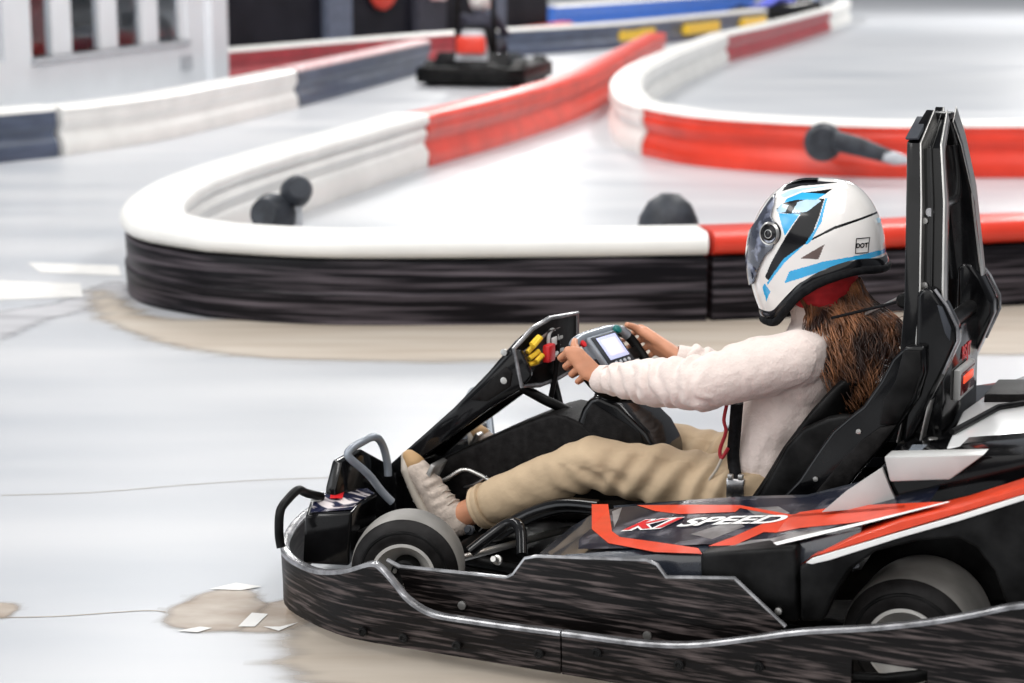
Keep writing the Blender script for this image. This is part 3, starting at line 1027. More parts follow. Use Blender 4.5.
# rounded box between pod and rear fender, and the fender with its wheel arch
for s in (1, -1):
    q = [(0.425, 0.309), (0.212, 0.351), (0.201, 0.185), (0.289, 0.18), (0.362, 0.237), (0.421, 0.233)]
    lo = [(x, .36 * s, z) for x, z in q]
    hi = [(x, .69 * s, z) for x, z in q]
    fb = hexa('pod_rear_box', lo, hi, 'black', kart, .010, 3)
    q = [(0.201, 0.314), (0.173, 0.331), (-0.01, 0.411), (-0.13, 0.462), (-0.255, 0.518), (-0.36, 0.565), (-0.376, 0.281), (-0.249, 0.262), (-0.226, 0.301), (-0.203, 0.358), (-0.165, 0.401), (-0.126, 0.417), (-0.041, 0.398), (0.041, 0.366), (0.092, 0.32), (0.124, 0.261), (0.148, 0.199), (0.195, 0.192)]
    lo = [(x, .655 * s, z) for x, z in q]
    hi = [(x, .70 * s, z) for x, z in q]
    fd = hexa('rear_fender', lo, hi, 'black', kart, .008, 3)
    # orange and white edge
    q = [(0.186, 0.327), (0.174, 0.337), (-0.01, 0.417), (-0.13, 0.468), (-0.254, 0.524), (-0.36, 0.571), (-0.359, 0.585), (-0.254, 0.539), (-0.129, 0.482), (-0.009, 0.436), (0.094, 0.385)]
    hexa('fender_edge', [(x, .60 * s, z) for x, z in q], [(x, .70 * s, z) for x, z in q], 'orange', fd, .003)
    q = [(0.185, 0.324), (0.172, 0.336), (-0.011, 0.416), (-0.131, 0.467), (-0.255, 0.523), (-0.361, 0.57), (-0.361, 0.562), (-0.256, 0.513), (-0.131, 0.455), (-0.011, 0.404), (0.134, 0.337), (0.172, 0.323)]
    hexa('white_stripe', [(x, .69 * s, z) for x, z in q], [(x, .7045 * s, z) for x, z in q], 'whited', fd, .001, 1)
    # inner wall behind the wheel
    q = [(0.218, 0.239), (-0.276, 0.437), (-0.288, 0.217), (0.215, 0.145)]
    prism_y('wheel_well', q, .38 * s, .40 * s, 'black', kart, .002)
    for p in [(0.245, 0.206)]:
        lathe('fender_bolt', [(0, 0), (0, .008), (.006, .008), (.008, 0)], (p[0], .69 * s, p[1]), (0, s, 0), 'steel', fb, 12)
    # sloping dark cover above the pod, side vent with painted-in white reflection
    q = [(0.172, 0.391), (0.075, 0.505), (-0.214, 0.559), (-0.346, 0.578), (-0.349, 0.536), (-0.217, 0.503), (-0.138, 0.457), (-0.024, 0.415)]
    if s < 0: q = [(x, z * .86) for x, z in q]
    prism_y('engine_side_cover', q, .30 * s, .52 * s, 'gloss', kart, .006)
    q = [(0.065, 0.532), (-0.144, 0.559), (-0.076, 0.498), (0.05, 0.479)]
    if s > 0: prism_y('side_vent', q, .50, .56, 'greyp', kart, .004)
    q = [(0.203, 0.387), (0.152, 0.439), (0.075, 0.501), (0.056, 0.459), (0.037, 0.423), (0.128, 0.403)]
    if s > 0: prism_y('grey_bracket', q, .525 * s, .535 * s, 'greyp', kart, .001)

M['hatch'] = mat('hatch_reflection_white', (.62, .62, .62), .2, coat=.5, var=.12, scale=3)  # pale colour paints the hall light reflected by the black deck
M['hatch2'] = mat('blue_grey_deck_strip', (.25, .28, .32), .25, coat=.4, var=.2, scale=6)  # flat blue-grey for the strip at the deck front
# rear deck (glossy, reflects the hall)
q = [(-.02, .50, .49), (.10, .36, .49), (.08, -.36, .50), (-.02, -.50, .50), (-.42, -.50, .52), (-.42, .50, .52)]
lo = [(x, y, z - .07) for x, y, z in q]
deck = hexa('engine_deck', lo, q, 'gloss', kart, .012, 3)
H0 = [(-0.033, 0.414), (0.011, 0.064), (-0.006, -0.236), (-0.043, -0.393), (-0.284, -0.505), (-0.396, 0.273)]
hexa('deck_hatch', [(x, y, .49) for x, y in H0], [(x, y, .53) for x, y in H0], 'hatch', deck, .008, 3)
H0 = [(-0.016, -0.047), (-0.012, -0.226), (-0.282, -0.352), (-0.307, -0.182)]
hexa('deck_vent', [(x, y, .52) for x, y in H0], [(x, y, .55) for x, y in H0], 'black2', deck, .004)
tube('deck_rail', [(x, y, .537) for x, y in [(-0.02, 0.303), (-0.044, 0.147), (-0.063, 0.018), (-0.109, -0.049), (-0.313, -0.144)]], .007, 'black', deck, seg=8)
H0 = [(0.044, 0.462), (0.054, 0.361), (-0.38, 0.158), (-0.394, 0.257)]
hexa('deck_front_strip', [(x, y, .48) for x, y in H0], [(x, y, .515) for x, y in H0], 'hatch2', deck, .004)
for x, y in ((.02, .40), (.04, .22), (-.02, .46), (-.03, .30), (.03, -.3)):
    lathe('deck_screw', [(0, 0), (0, .012), (.006, .011), (.008, 0)], (x, y, .492), (0, 0, 1), 'steel', deck, 14)
# engine block under the deck
box('motor_case', (-.17, 0, .28), (.34, .56, .30), 'black', kart, .03)

# ------------------------------------------------------------ seat
def seat():
    """bucket seat: shell lofted along its curved centre line"""
    cl = [(.80, .14), (.66, .135), (.54, .15), (.45, .20), (.385, .30), (.335, .40), (.285, .50), (.245, .58)]
    wd = [.15, .18, .20, .205, .20, .20, .19, .15]
    dp = [.03, .05, .07, .075, .07, .065, .05, .03]
    bm = bmesh.new()
    rows = []
    P = crv([(x, 0, z) for x, z in cl], 4)
    import bisect
    n = len(P)
    for i, p in enumerate(P):
        f = i / (n - 1) * (len(cl) - 1)
        k = min(int(f), len(cl) - 2)
        t = f - k
        wv = wd[k] * (1 - t) + wd[k + 1] * t
        dv = dp[k] * (1 - t) + dp[k + 1] * t
        tg = (P[min(n - 1, i + 1)] - P[max(0, i - 1)]).normalized()
        nrm = Vector((-tg.z, 0, tg.x))
        if nrm.x < 0 and nrm.z < 0: nrm = -nrm
        nrm = Vector((abs(tg.z), 0, abs(tg.x)))
        row = []
        for j in range(17):
            u = -1 + 2 * j / 16
            yy = wv * math.copysign(min(1, abs(u) ** .85), u)
            up = dv * max(0, abs(u) - .45) ** 1.6 / .55 ** 1.6
            row.append(p + Vector((0, yy, 0)) + nrm * up)
        rows.append(row)
    V = [[bm.verts.new(q) for q in r] for r in rows]
    for a, b in zip(V, V[1:]):
        for j in range(16): bm.faces.new((a[j], a[j + 1], b[j + 1], b[j]))
    bmesh.ops.recalc_face_normals(bm, faces=bm.faces)
    o = fin('seat', bm, 'black', kart, True)
    so = o.modifiers.new('thick', 'SOLIDIFY')
    so.thickness = .014
    so.offset = 0
    return o


seat()
for s in (1, -1):
    # bolster shell beside the driver
    q = [(0.456, 0.295), (0.423, 0.365), (0.386, 0.44), (0.346, 0.487), (0.287, 0.519), (0.245, 0.531), (0.207, 0.52), (0.234, 0.47), (0.319, 0.31)]
    prism_y('seat_bolster', q, .185 * s, .215 * s, 'black', kart, .012, 3)
    # big curved seat side frame, glossy
    q = [(0.394, 0.308), (0.338, 0.378), (0.293, 0.454), (0.263, 0.5), (0.225, 0.537), (0.193, 0.566), (0.156, 0.627), (0.131, 0.68), (0.113, 0.7), (0.098, 0.713), (0.057, 0.716), (0.053, 0.655), (0.068, 0.594), (0.109, 0.528), (0.152, 0.465), (0.201, 0.403), (0.246, 0.336), (0.26, 0.32)]
    sf = prism_y('seat_side_frame', q, .225 * s, .26 * s, 'gloss', kart, .009, 3)
    q = [(0.318, 0.318), (0.273, 0.383), (0.228, 0.445), (0.192, 0.487), (0.151, 0.521), (0.111, 0.532), (0.15, 0.473), (0.198, 0.411), (0.243, 0.344), (0.257, 0.326)]
    prism_y('frame_overlay', q, .255 * s, .270 * s, 'black2', sf, .004, 2)
    q = [(0.152, 0.526), (0.145, 0.585), (0.119, 0.633), (0.104, 0.703), (0.065, 0.706), (0.061, 0.661), (0.077, 0.6), (0.111, 0.532)]
    prism_y('frame_overlay', q, .255 * s, .268 * s, 'black', sf, .004, 2)
    for p in [(0.2, 0.506), (0.297, 0.383)]:
        lathe('frame_bolt', [(0, 0), (0, .006), (.004, .006), (.005, 0)], (p[0], .261 * s, p[1]), (0, s, 0), 'steel', sf, 12)
    # pads on the hoop
    q = [(0.087, 0.827), (0.072, 0.842), (0.05, 0.837), (0.026, 0.805), (-0.003, 0.753), (-0.005, 0.721), (0.023, 0.645), (0.052, 0.573), (0.081, 0.505), (0.105, 0.475), (0.104, 0.612), (0.085, 0.706)]
    pd_ = prism_y('seat_back_pad', q, .165 * s, .235 * s, 'gloss', kart, .014, 4)
    q = [(0.048, 0.839), (0.02, 0.805), (-0.006, 0.757), (-0.008, 0.726), (0.022, 0.65)]
    tube('pad_edge_highlight', [(x, .228 * s, z) for x, z in q], .0035, 'rim', pd_, seg=8)  # paler tube paints the highlight along the pad's bevel
    q = [(0.039, 0.806), (0.028, 0.802), (0.006, 0.755), (0.007, 0.727), (0.019, 0.744)]
    prism_y('pad_recess', q, .233 * s, .239 * s, 'fixture', pd_, .001)

# cross member with tail light between the pads
TL_ = Vector([(0.031, -0.0, 0.594)][0])
cm = hexa('seat_cross_panel', [(TL_.x - .005, -.18, .42), (TL_.x + .04, -.18, .42), (TL_.x + .04, .18, .42), (TL_.x - .005, .18, .42)], [(TL_.x + .0, -.18, TL_.z + .13), (TL_.x + .04, -.18, TL_.z + .13), (TL_.x + .04, .18, TL_.z + .13), (TL_.x + .0, .18, TL_.z + .13)], 'gloss', kart, .01)
tube('cross_tube', [(TL_.x + .02, -.2, TL_.z + .14), (TL_.x + .02, .2, TL_.z + .14)], .018, 'black', kart, seg=14)
tl = box('tail_light', TL_ + Vector((-.010, .01, 0)), (.016, .155, .072), 'greyp', kart, .004)
box('tail_light_lens', TL_ + Vector((-.018, .01, 0)), (.006, .135, .052), mat('dark_red_lens', (.12, .006, .008), .15, coat=.6, var=.1), tl, .002)
box('lit_strip', TL_ + Vector((-.022, .02, .010)), (.004, .095, .018), 'tail', tl, .001)
o = text_mesh('lettering', 'RS.JT', .042, Matrix.Translation(Vector([(0.035, -0.03, 0.652)][0]) + Vector((-.008, 0, 0))) @ Matrix.Rotation(radians(-90), 4, 'Z') @ Matrix.Rotation(radians(86), 4, 'X'), 'redd', cm, shear=.3, bold=.001)

# roll hoop: two channel-section legs that lean together at the top
leg_path = [(.150, .205, .48), (.118, .205, .66), (.112, .200, .80), (.132, .140, 1.02), (.150, .100, 1.14), (.142, .030, 1.205)]
for s in (1, -1):
    def sec(off0, off1, y0, y1, name, m, parent, bv=.002):
        bm = bmesh.new()
        rings = []
        for i, (x, y, z) in enumerate(leg_path):
            cx = x - .04
            wf = 1.0 if i < 4 else (.9 if i == 4 else .55)
            # direction across the leg is x; thickness along the leg normal in the y-z plane
            a = leg_path[max(0, i - 1)]; b = leg_path[min(len(leg_path) - 1, i + 1)]
            t = Vector((0, b[1] - a[1], b[2] - a[2])).normalized()
            nn = Vector((0, t.z, -t.y))
            r = []
            for ox, oy in ((off0, y0), (off1, y0), (off1, y1), (off0, y1)):
                p = Vector((cx + ox * wf, y, z)) + nn * oy
                r.append(bm.verts.new((p.x, p.y * s, p.z)))
            rings.append(r)
        for a, b in zip(rings, rings[1:]):
            for j in range(4): bm.faces.new((a[j], a[(j + 1) % 4], b[(j + 1) % 4], b[j]))
        bm.faces.new(rings[0]); bm.faces.new(rings[-1][::-1])
        bmesh.ops.recalc_face_normals(bm, faces=bm.faces)
        bev(bm, bv, 2)
        return fin(name, bm, m, parent)
    lg = sec(-.044, .045, -.020, -.006, 'roll_hoop_leg', 'gloss', kart)
    sec(.012, .045, -.020, .022, 'front_rib', 'gloss', lg)
    sec(-.044, -.039, -.020, .024, 'edge_strip', 'steel', lg, .001)
    sec(.008, .012, -.018, .0235, 'edge_strip', 'steel', lg, .001)
    sec(-.014, -.009, -.010, .008, 'inner_rib', 'gloss', lg, .001)
box('hoop_top_plate', (.100, 0, 1.205), (.045, .05, .016), 'black', kart, .004)
hexa('hoop_front_plate', [(0.149, 0.125, 1.157), (0.122, 0.125, 1.159), (0.118, 0.045, 1.202), (0.143, 0.045, 1.201)], [(x + .004, y + .004, z + .004) for x, y, z in [(0.149, 0.125, 1.157), (0.122, 0.125, 1.159), (0.118, 0.045, 1.202), (0.143, 0.045, 1.201)]], 'fixture', kart, .001)
tube('hoop_cross_link', [(.085, -.15, 1.0), (.085, .15, 1.0)], .010, 'chrome', kart, seg=10)
for p in ((.095, .165, .98), (.08, .205, .84), (.085, .215, .70)):
    lathe('hoop_bolt', [(0, 0), (0, .007), (.005, .007), (.006, 0)], (p[0], p[1] - .018, p[2]), (0, 1, 0), 'steel', kart, 12)
hk = [(0.123, 0.19, 0.803), (0.208, 0.17, 0.773), (0.311, 0.12, 0.735)]
tube('head_strap', hk, .0035, 'strap', kart, seg=8)
tube('head_strap', [(0.124, 0.19, 0.815), (0.176, 0.17, 0.784), (0.228, 0.13, 0.753)], .0035, 'steel', kart, seg=8)
ln = lathe('strap_anchor', [(-.02, 0), (-.02, .016), (.012, .018), (.018, .012), (.018, 0)], hk[0], (0, 1, 0), 'black', kart, 16)

# ------------------------------------------------------------ nose, guard bars, pedals
hoop = [(1.493, 0.66, 0.173), (1.501, 0.655, 0.205), (1.5, 0.65, 0.259), (1.504, 0.61, 0.277), (1.503, 0.56, 0.29), (1.505, 0.52, 0.272), (1.49, 0.47, 0.251)]
tube('front_guard_hoop', hoop, .011, 'black', kart, smooth_n=4)
q = [(1.498, 0.535, 0.213), (1.5, 0.505, 0.271), (1.487, 0.36, 0.239), (1.454, 0.36, 0.188), (1.377, 0.52, 0.219), (1.474, 0.53, 0.146)]
# nose box: top sheet and body
top = [(1.491, 0.55, 0.223), (1.524, 0.46, 0.252), (1.484, 0.34, 0.236), (1.46, 0.28, 0.229), (1.426, 0.3, 0.223), (1.405, 0.42, 0.235), (1.377, 0.52, 0.239)]
low = [(x + .01, y, .10) for x, y, z in top]
nb_ = hexa('nose_box', low, top, 'gloss', kart, .008, 3)
cx_ = sum(p[0] for p in top) / 7; cy_ = sum(p[1] for p in top) / 7; cz_ = sum(p[2] for p in top) / 7


def shrink(pts, k, dz=.004):
    return [(cx_ + (x - cx_) * k, cy_ + (y - cy_) * k, cz_ + (z - cz_) * k + dz) for x, y, z in pts]


M['nose_print_sheen'] = mat('nose_print_and_sheen', (.015, .018, .05), .25, col2=(.75, .68, .68), scale=16, stretch=(1, 2.5, 1), lo=.50, hi=.60, detail=2, coat=.4)  # sticker print plus pale blotches painting light reflected off the nose top
decal('nose_sticker', shrink(top, .88, .002), 'nose_print_sheen', nb_, .0015)
A_, B_, C_, D_ = [Vector(top[k]) for k in (0, 1, 2, 6)]
c_ = (A_ + B_ + C_ + D_) / 4


def inq(u, v): return A_.lerp(D_, u).lerp(B_.lerp(C_, u), v)


decal('nose_sticker', [inq(.06, .45), inq(.30, .50), inq(.30, .90), inq(.06, .9)], 'whited', nb_, .009)
decal('nose_sticker', [inq(.50, .55), inq(.80, .50), inq(.85, .85), inq(.50, .92)], 'redd', nb_, .009)
# front fairing: broad upright shell across the front
fr = [(1.554, 0.36, 0.236), (1.526, 0.36, 0.312), (1.52, 0.3, 0.325), (1.545, 0.22, 0.309)]
fa = [(1.56, .40, .10), (1.60, .0, .10), (1.56, -.40, .10), (1.46, -.40, .10), (1.46, .40, .10)]
fb_ = [(1.53, .38, .275), (1.54, .0, .33), (1.53, -.38, .275), (1.44, -.36, .32), (1.44, .36, .32)]
q = [(0.437, 0.264), (0.4, 0.327), (0.33, 0.331), (0.299, 0.335), (0.088, 0.226), (0.091, 0.089), (0.44, 0.182)]
nsp = prism_x('front_fairing', [(y, z) for y, z in q], 1.47, 1.50, 'gloss', kart, .006)
nsp2 = prism_x('front_fairing', [(.14, .10), (.14, .235), (-.14, .235), (-.45, .24), (-.50, .10)], 1.46, 1.50, 'gloss', kart, .006)
q = [(1.30, .10), (1.50, .10), (1.50, .20), (1.30, .26)]
prism_y('pedal_box', q, -.30, .10, 'black', kart, .01)
# brake guard loop
gb = [(1.386, 0.3, 0.207), (1.403, 0.32, 0.236), (1.426, 0.35, 0.287), (1.457, 0.39, 0.337), (1.459, 0.38, 0.353), (1.459, 0.33, 0.359), (1.446, 0.28, 0.365), (1.445, 0.24, 0.337), (1.442, 0.22, 0.285), (1.44, 0.22, 0.249)]
tube('pedal_guard_loop', gb, .0105, 'greym', kart, smooth_n=4)
tube('pedal_guard_loop', [(x, -y, z) for x, y, z in gb], .0105, 'greym', kart, smooth_n=4)
# pedals
for s, k in ((1, 0), (-1, .04)):
    c = Vector((1.345 + k, .17 * s, .235))
    pe = box('pedal', c, (.014, .075, .12), 'steel', kart, .004, rot=Matrix.Rotation(radians(-28), 3, 'Y'))
    tube('pedal_arm', [(1.28 + k, .17 * s, .06), (1.33 + k, .17 * s, .12), (1.345 + k, .17 * s, .20)], .009, 'steel', pe)
    tube('return_spring', [(1.35 + k, .12 * s, .16 + .03 * sin(i)) if False else (1.22 + k + .006 * i, .11 * s + .008 * cos(i * 1.6), .10 + .008 * sin(i * 1.6)) for i in range(22)], .0022, 'steel', pe, seg=6)
sp = [(1.352, 0.33, 0.224), (1.34, 0.3, 0.202), (1.354, 0.36, 0.192), (1.382, 0.37, 0.21)]
tube('brake_hose', [(1.436, 0.12, 0.197), (1.341, 0.12, 0.219), (1.287, 0.1, 0.253), (1.241, 0.1, 0.247), (1.201, 0.1, 0.23)], .006, 'steel', kart, smooth_n=4)
tube('brake_hose', [(1.402, 0.06, 0.214), (1.327, 0.08, 0.205), (1.264, 0.1, 0.212), (1.212, 0.1, 0.245)], .005, 'chrome', kart, smooth_n=4)
box('fluid_reservoir', (1.30, .36, .17), (.06, .05, .05), 'steel', kart, .012)
box('brake_block', (1.36, .42, .14), (.10, .06, .06), 'black', kart, .012)
# rounded elbow guard in front of the pod
tube('inner_guard_bar', [(1.093, 0.45, 0.156), (1.053, 0.42, 0.193), (1.015, 0.4, 0.222), (0.974, 0.42, 0.223), (0.941, 0.48, 0.175)], .014, 'gloss', kart, smooth_n=4)
tube('seat_stay', [(1.139, 0.3, 0.118), (1.043, 0.27, 0.194), (0.935, 0.27, 0.243), (0.817, 0.3, 0.26)], .020, 'gloss', kart, smooth_n=4)
lathe('knuckle_bolt', [(0, 0), (0, .012), (.008, .012), (.010, .008), (.018, .008), (.018, 0)], [(1.107, 0.42, 0.201)][0], (0, 1, .4), 'fixture', kart, 14)
lathe('knuckle_bolt', [(0, 0), (0, .012), (.008, .012), (.010, .007), (.030, .007), (.030, 0)], [(1.013, 0.46, 0.149)][0], (0, 1, .4), 'steel', kart, 14)

# ------------------------------------------------------------ dash fairing in front of the wheel
ux = [(1.495, 0.242), (1.393, 0.334), (1.306, 0.412), (1.22, 0.496), (1.147, 0.575), (1.125, 0.593)]
lx = [(1.08, 0.525), (1.108, 0.489), (1.192, 0.434), (1.292, 0.355), (1.379, 0.29), (1.454, 0.219)]
q = ux + [(1.108, 0.591), (1.08, 0.537)] + lx
ds = prism_y('dash_fairing_side', q, .112, .132, 'gloss', kart, .004)
q2 = [(1.248, 0.449), (1.147, 0.547), (1.127, 0.533), (1.133, 0.496), (1.198, 0.451)]
prism_y('fairing_inset', q2, .128, .136, 'black2', ds, .003)
for p in [(1.15, 0.583), (1.15, 0.51)]:
    lathe('fairing_bolt', [(0, 0), (0, .009), (.005, .009), (.007, 0)], (p[0], .133, p[1]), (0, 1, 0), 'steel', ds, 14)
prism_y('dash_fairing_side', q, -.132, -.112, 'gloss', kart, .004)
# top skin of the fairing, from nose to rim
bm = bmesh.new()
T = [(x, z) for x, z in ux]
rows = []
for (x, z) in T:
    k = (z - .25) / .35
    rows.append([bm.verts.new((x + dx, y, z + dz * max(0, k))) for y, dx, dz in ((.13, 0, 0), (.09, -.005, .03), (.03, -.03, .05), (-.03, -.03, .05), (-.09, -.005, .03), (-.13, 0, 0))])
for a, b in zip(rows, rows[1:]):
    for j in range(5): bm.faces.new((a[j], a[j + 1], b[j + 1], b[j]))
o = fin('dash_fairing_top', bm, 'gloss', kart, True)
md = o.modifiers.new('thick', 'SOLIDIFY'); md.thickness = .008
# rear frame of the fairing, seen by the driver
P_ = [(1.125, 0.13, 0.593), (1.102, 0.07, 0.635), (1.075, 0.02, 0.657), (1.06, -0.12, 0.647)]
P_b = [(1.059, -0.12, 0.504), (1.082, -0.05, 0.486), (1.098, 0.03, 0.482), (1.102, 0.13, 0.499)]
ring = P_ + P_b
hexa('dash_panel', [(x + .012, y, z) for x, y, z in ring], [(x, y, z) for x, y, z in ring], 'black', kart, .003)
dp = tube('dash_panel_edge', ring, .0065, 'rim', kart, closed=True, seg=8)
# graphic insert: yellow leads, red block, printed steering wheel shape
gr = [(1.117, 0.105, 0.581), (1.08, 0.02, 0.625), (1.075, -0.09, 0.625), (1.075, -0.09, 0.548), (1.097, -0.0, 0.539), (1.115, 0.09, 0.532)]
pl = hexa('instrument_insert', [(x - .001, y, z) for x, y, z in gr], [(x - .008, y, z) for x, y, z in gr], mat('printed_insert', (.03, .025, .025), .4, col2=(.20, .16, .15), scale=38, lo=.45, hi=.6), kart, .002)
rnd = random.Random(4)
for A_, B_ in ([(1.116, 0.1, 0.58), (1.111, 0.07, 0.603)], [(1.111, 0.1, 0.565), (1.105, 0.07, 0.58)], [(1.114, 0.1, 0.549), (1.108, 0.07, 0.552)], [(1.1, 0.1, 0.597), (1.1, 0.07, 0.615)], [(1.096, 0.09, 0.557), (1.094, 0.07, 0.571)], [(1.105, 0.1, 0.601), (1.105, 0.07, 0.617)]):
    tube('yellow_lead', [(A_[0] - .015, A_[1], A_[2]), (B_[0] - .022, B_[1], B_[2])], .007, 'yellow', pl, seg=8)
A_ = [(1.091, 0.045, 0.572)][0]
box('red_stop_block', (A_[0] - .025, A_[1], A_[2]), (.02, .04, .045), 'redd', pl, .004)
cA = [(1.086, -0.0, 0.59)][0]
bm = bmesh.new()
add_tube(bm, [(cA[0] - .012 + .004 * sin(t * 2 * pi / 24), cA[1] + .030 * cos(t * 2 * pi / 24), cA[2] + .034 * sin(t * 2 * pi / 24)) for t in range(24)], .005, 8, True)
fin('ring_emblem', bm, 'greyp', pl)
box('pale_label', (cA[0] - .016, cA[1] + .004, cA[2] + .004), (.003, .03, .022), 'whited', pl, .001)
for a in [(1.085, -0.055, 0.614), (1.082, -0.055, 0.597), (1.085, -0.055, 0.58), (1.082, -0.055, 0.563)]:
    box('pale_label', (a[0] - .012, a[1], a[2]), (.003, .045, .009), 'greyp', pl, .001)
# struts to the steering column
sa = [(1.142, 0.05, 0.477), (1.084, 0.03, 0.444), (0.99, -0.0, 0.4)]
tube('column_strut', sa, .013, 'black', kart, seg=10)
tube('column_strut', [(1.07, -0.02, 0.593), (1.075, -0.02, 0.508), (1.092, -0.02, 0.428)], .007, 'black2', kart, seg=10)
tube('column_strut', [(1.214, -0.1, 0.445), (1.273, -0.1, 0.404), (1.423, -0.1, 0.295), (1.531, -0.1, 0.176)], .012, 'black', kart, seg=10)
tube('column_strut', [(1.11, -0.08, 0.477), (1.087, -0.06, 0.43), (1.058, -0.02, 0.394)], .011, 'black', kart, seg=10)

# centre tank between the legs
q = [(1.351, 0.245), (1.339, 0.279), (1.178, 0.363), (1.066, 0.416), (1.03, 0.428), (0.994, 0.424), (0.948, 0.41), (0.901, 0.374), (0.899, 0.166), (1.338, 0.112)]
ct = prism_y('centre_tank_cover', q, -.09, .10, 'black2', kart, .010, 3)
# column fairing
q = [(0.955, 0.449), (0.936, 0.476), (0.907, 0.487), (0.853, 0.469), (0.777, 0.405), (0.747, 0.357), (0.741, 0.287), (0.755, 0.182), (0.972, 0.155), (0.987, 0.362)]
cf = prism_y('column_fairing', q, -.085, .095, 'gloss', kart, .016, 4)
q = [(0.939, 0.44), (0.923, 0.467), (0.798, 0.403), (0.766, 0.345), (0.769, 0.232), (0.904, 0.216), (0.96, 0.365)]
prism_y('fairing_side_plate', q, .094, .099, 'black2', cf, .002)
sl = [(0.902, 0.02, 0.455), (0.864, 0.02, 0.422)]
tube('fairing_slot', [(sl[0][0], 0.01, sl[0][2] + .006), (sl[1][0], .01, sl[1][2] + .006)], .012, 'black', cf, seg=8)
tube('steering_column', [(.905, 0, .555), (1.0, 0, .33), (1.05, 0, .12)], .014, 'black', kart, seg=12)

# ------------------------------------------------------------ steering wheel
SC = Vector((.915, .0, .560))
SV = Vector((.62, 0, .785)).normalized()
SU = Vector((.16, .985, 0.0)).normalized()
SN = SU.cross(SV).normalized()   # towards the nose of the kart
if SN.x < 0: SN = -SN


def SP(u, v, n=0.0): return SC + SU * u + SV * v + SN * n


sw = tube('steering_wheel', [SP(*p) for p in ((-.140, .0), (-.138, .035), (-.118, .060), (-.07, .070), (0, .072), (.07, .070), (.118, .060), (.138, .035), (.140, 0), (.136, -.045), (.115, -.08), (.06, -.098), (0, -.10), (-.06, -.098), (-.115, -.08), (-.136, -.045))], .0125, 'black', kart, closed=True, smooth_n=3, seg=12)
tube('wheel_top_bar', [SP(*p) for p in ((-.130, .046, -.002), (-.112, .064, -.004), (-.07, .074, -.004), (0, .076, -.004), (.07, .074, -.004), (.112, .064, -.004), (.131, .040, -.002))], .0135, 'greym', sw, smooth_n=3, seg=12)


def sbox(name, u0, u1, v0, v1, n0, n1, m, parent, bv=.004, taper=0.0):
    lo = [SP(u0, v0, n0), SP(u1, v0, n0), SP(u1, v1, n0), SP(u0, v1, n0)]
    hi = [SP(u0 + taper, v0 + taper, n1), SP(u1 - taper, v0 + taper, n1), SP(u1 - taper, v1 - taper, n1), SP(u0 + taper, v1 - taper, n1)]
    return hexa(name, lo, hi, m, parent, bv, 2)


sbox('wheel_hub', -.045, .045, -.05, .04, .03, -.01, 'black', sw)
for s in (1, -1):
    sbox('wheel_spoke', .04 * s, .13 * s, -.018, .012, .012, -.006, 'black', sw, .003)
dsp = sbox('display_case', -.068, .068, -.042, .074, .012, -.022, 'greym', sw, .008, .006)
sbox('display_bezel', -.058, .058, -.030, .064, -.020, -.026, 'fixture', dsp, .003, .003)
sbox('display_screen', -.045, .045, -.010, .056, -.0255, -.0275, 'screen', dsp, .0005)
sbox('display_readout', -.032, .032, .000, .046, -.027, -.0282, 'screenf', dsp, .0003)
sbox('display_shelf', -.05, .05, -.070, -.040, .0, -.018, 'greyp', dsp, .004)
lathe('wheel_button', [(0, .012), (.008, .012), (.010, .009), (.010, 0)], SP(-.070, .064, -.020), -SN, mat('green_button', (.0, .13, .12), .4, var=.1), dsp, 16)
for u in (-.03, -.01, .01, .03):
    lathe('wheel_button', [(0, .005), (.004, .005), (.005, 0)], SP(u, -.021, -.025), -SN, 'fixture2', dsp, 10)
lathe('wheel_button', [(0, .009), (.006, .009), (.007, 0)], SP(.090, .056, -.012), -SN, 'redd', sw, 12)

# seat belts
sb = tube('seat_belt', [(0.523, 0.165, 0.522), (0.53, 0.155, 0.451), (0.535, 0.15, 0.387), (0.52, 0.17, 0.332), (0.497, 0.22, 0.286)], .015, 'strap', kart, smooth_n=4, seg=12, flat=1.0)
bk = [(0.508, 0.205, 0.322)][0]
bx_ = box('belt_buckle', bk, (.045, .016, .05), 'chrome', kart, .004)
for dx, dz in ((-.014, .03), (.012, .028), (-.012, -.03), (.012, -.03)):
    box('buckle_bar', (bk[0] + dx, bk[1] + .006, bk[2] + dz), (.012, .012, .014), 'steel', bx_, .002)

# ------------------------------------------------------------ the driver
off = Vector((.45, 0, .15))
pw = Matrix.Rotation(KR, 3, 'Z') @ off
driver = empty('person', (KOx + pw.x, KOy + pw.y, off.z), KR)
tag(driver, 'person in a cream sweater, khaki trousers and white and blue helmet, seated in the near kart with both hands on its steering wheel', 'person')
driver['label'] = 'person in cream sweater, khaki trousers and white-blue helmet, seated steering the near kart'


def dpart(o):
    if o.parent == driver: o.location = -off
    return o


def fr_(x, y, z): return (x, y, z)


hipL, hipR = (.475, .09, .265), (.475, -.09, .265)
kneeL, kneeR = [(0.885, 0.19, 0.341), (0.832, -0.17, 0.303)]
ankL, ankR = [(1.26, 0.18, 0.151), (1.236, -0.18, 0.213)]
ankR = (1.245, -.18, .19)
wrL, wrR = [(0.88, 0.15, 0.542), (0.784, -0.15, 0.546)]
elL, elR = [(0.591, 0.225, 0.572), (0.594, -0.23, 0.477)]
shL, shR = (.385, .150, .640), (.385, -.150, .640)
neck = (.372, 0, .70)
HC = (.392, 0, .885)


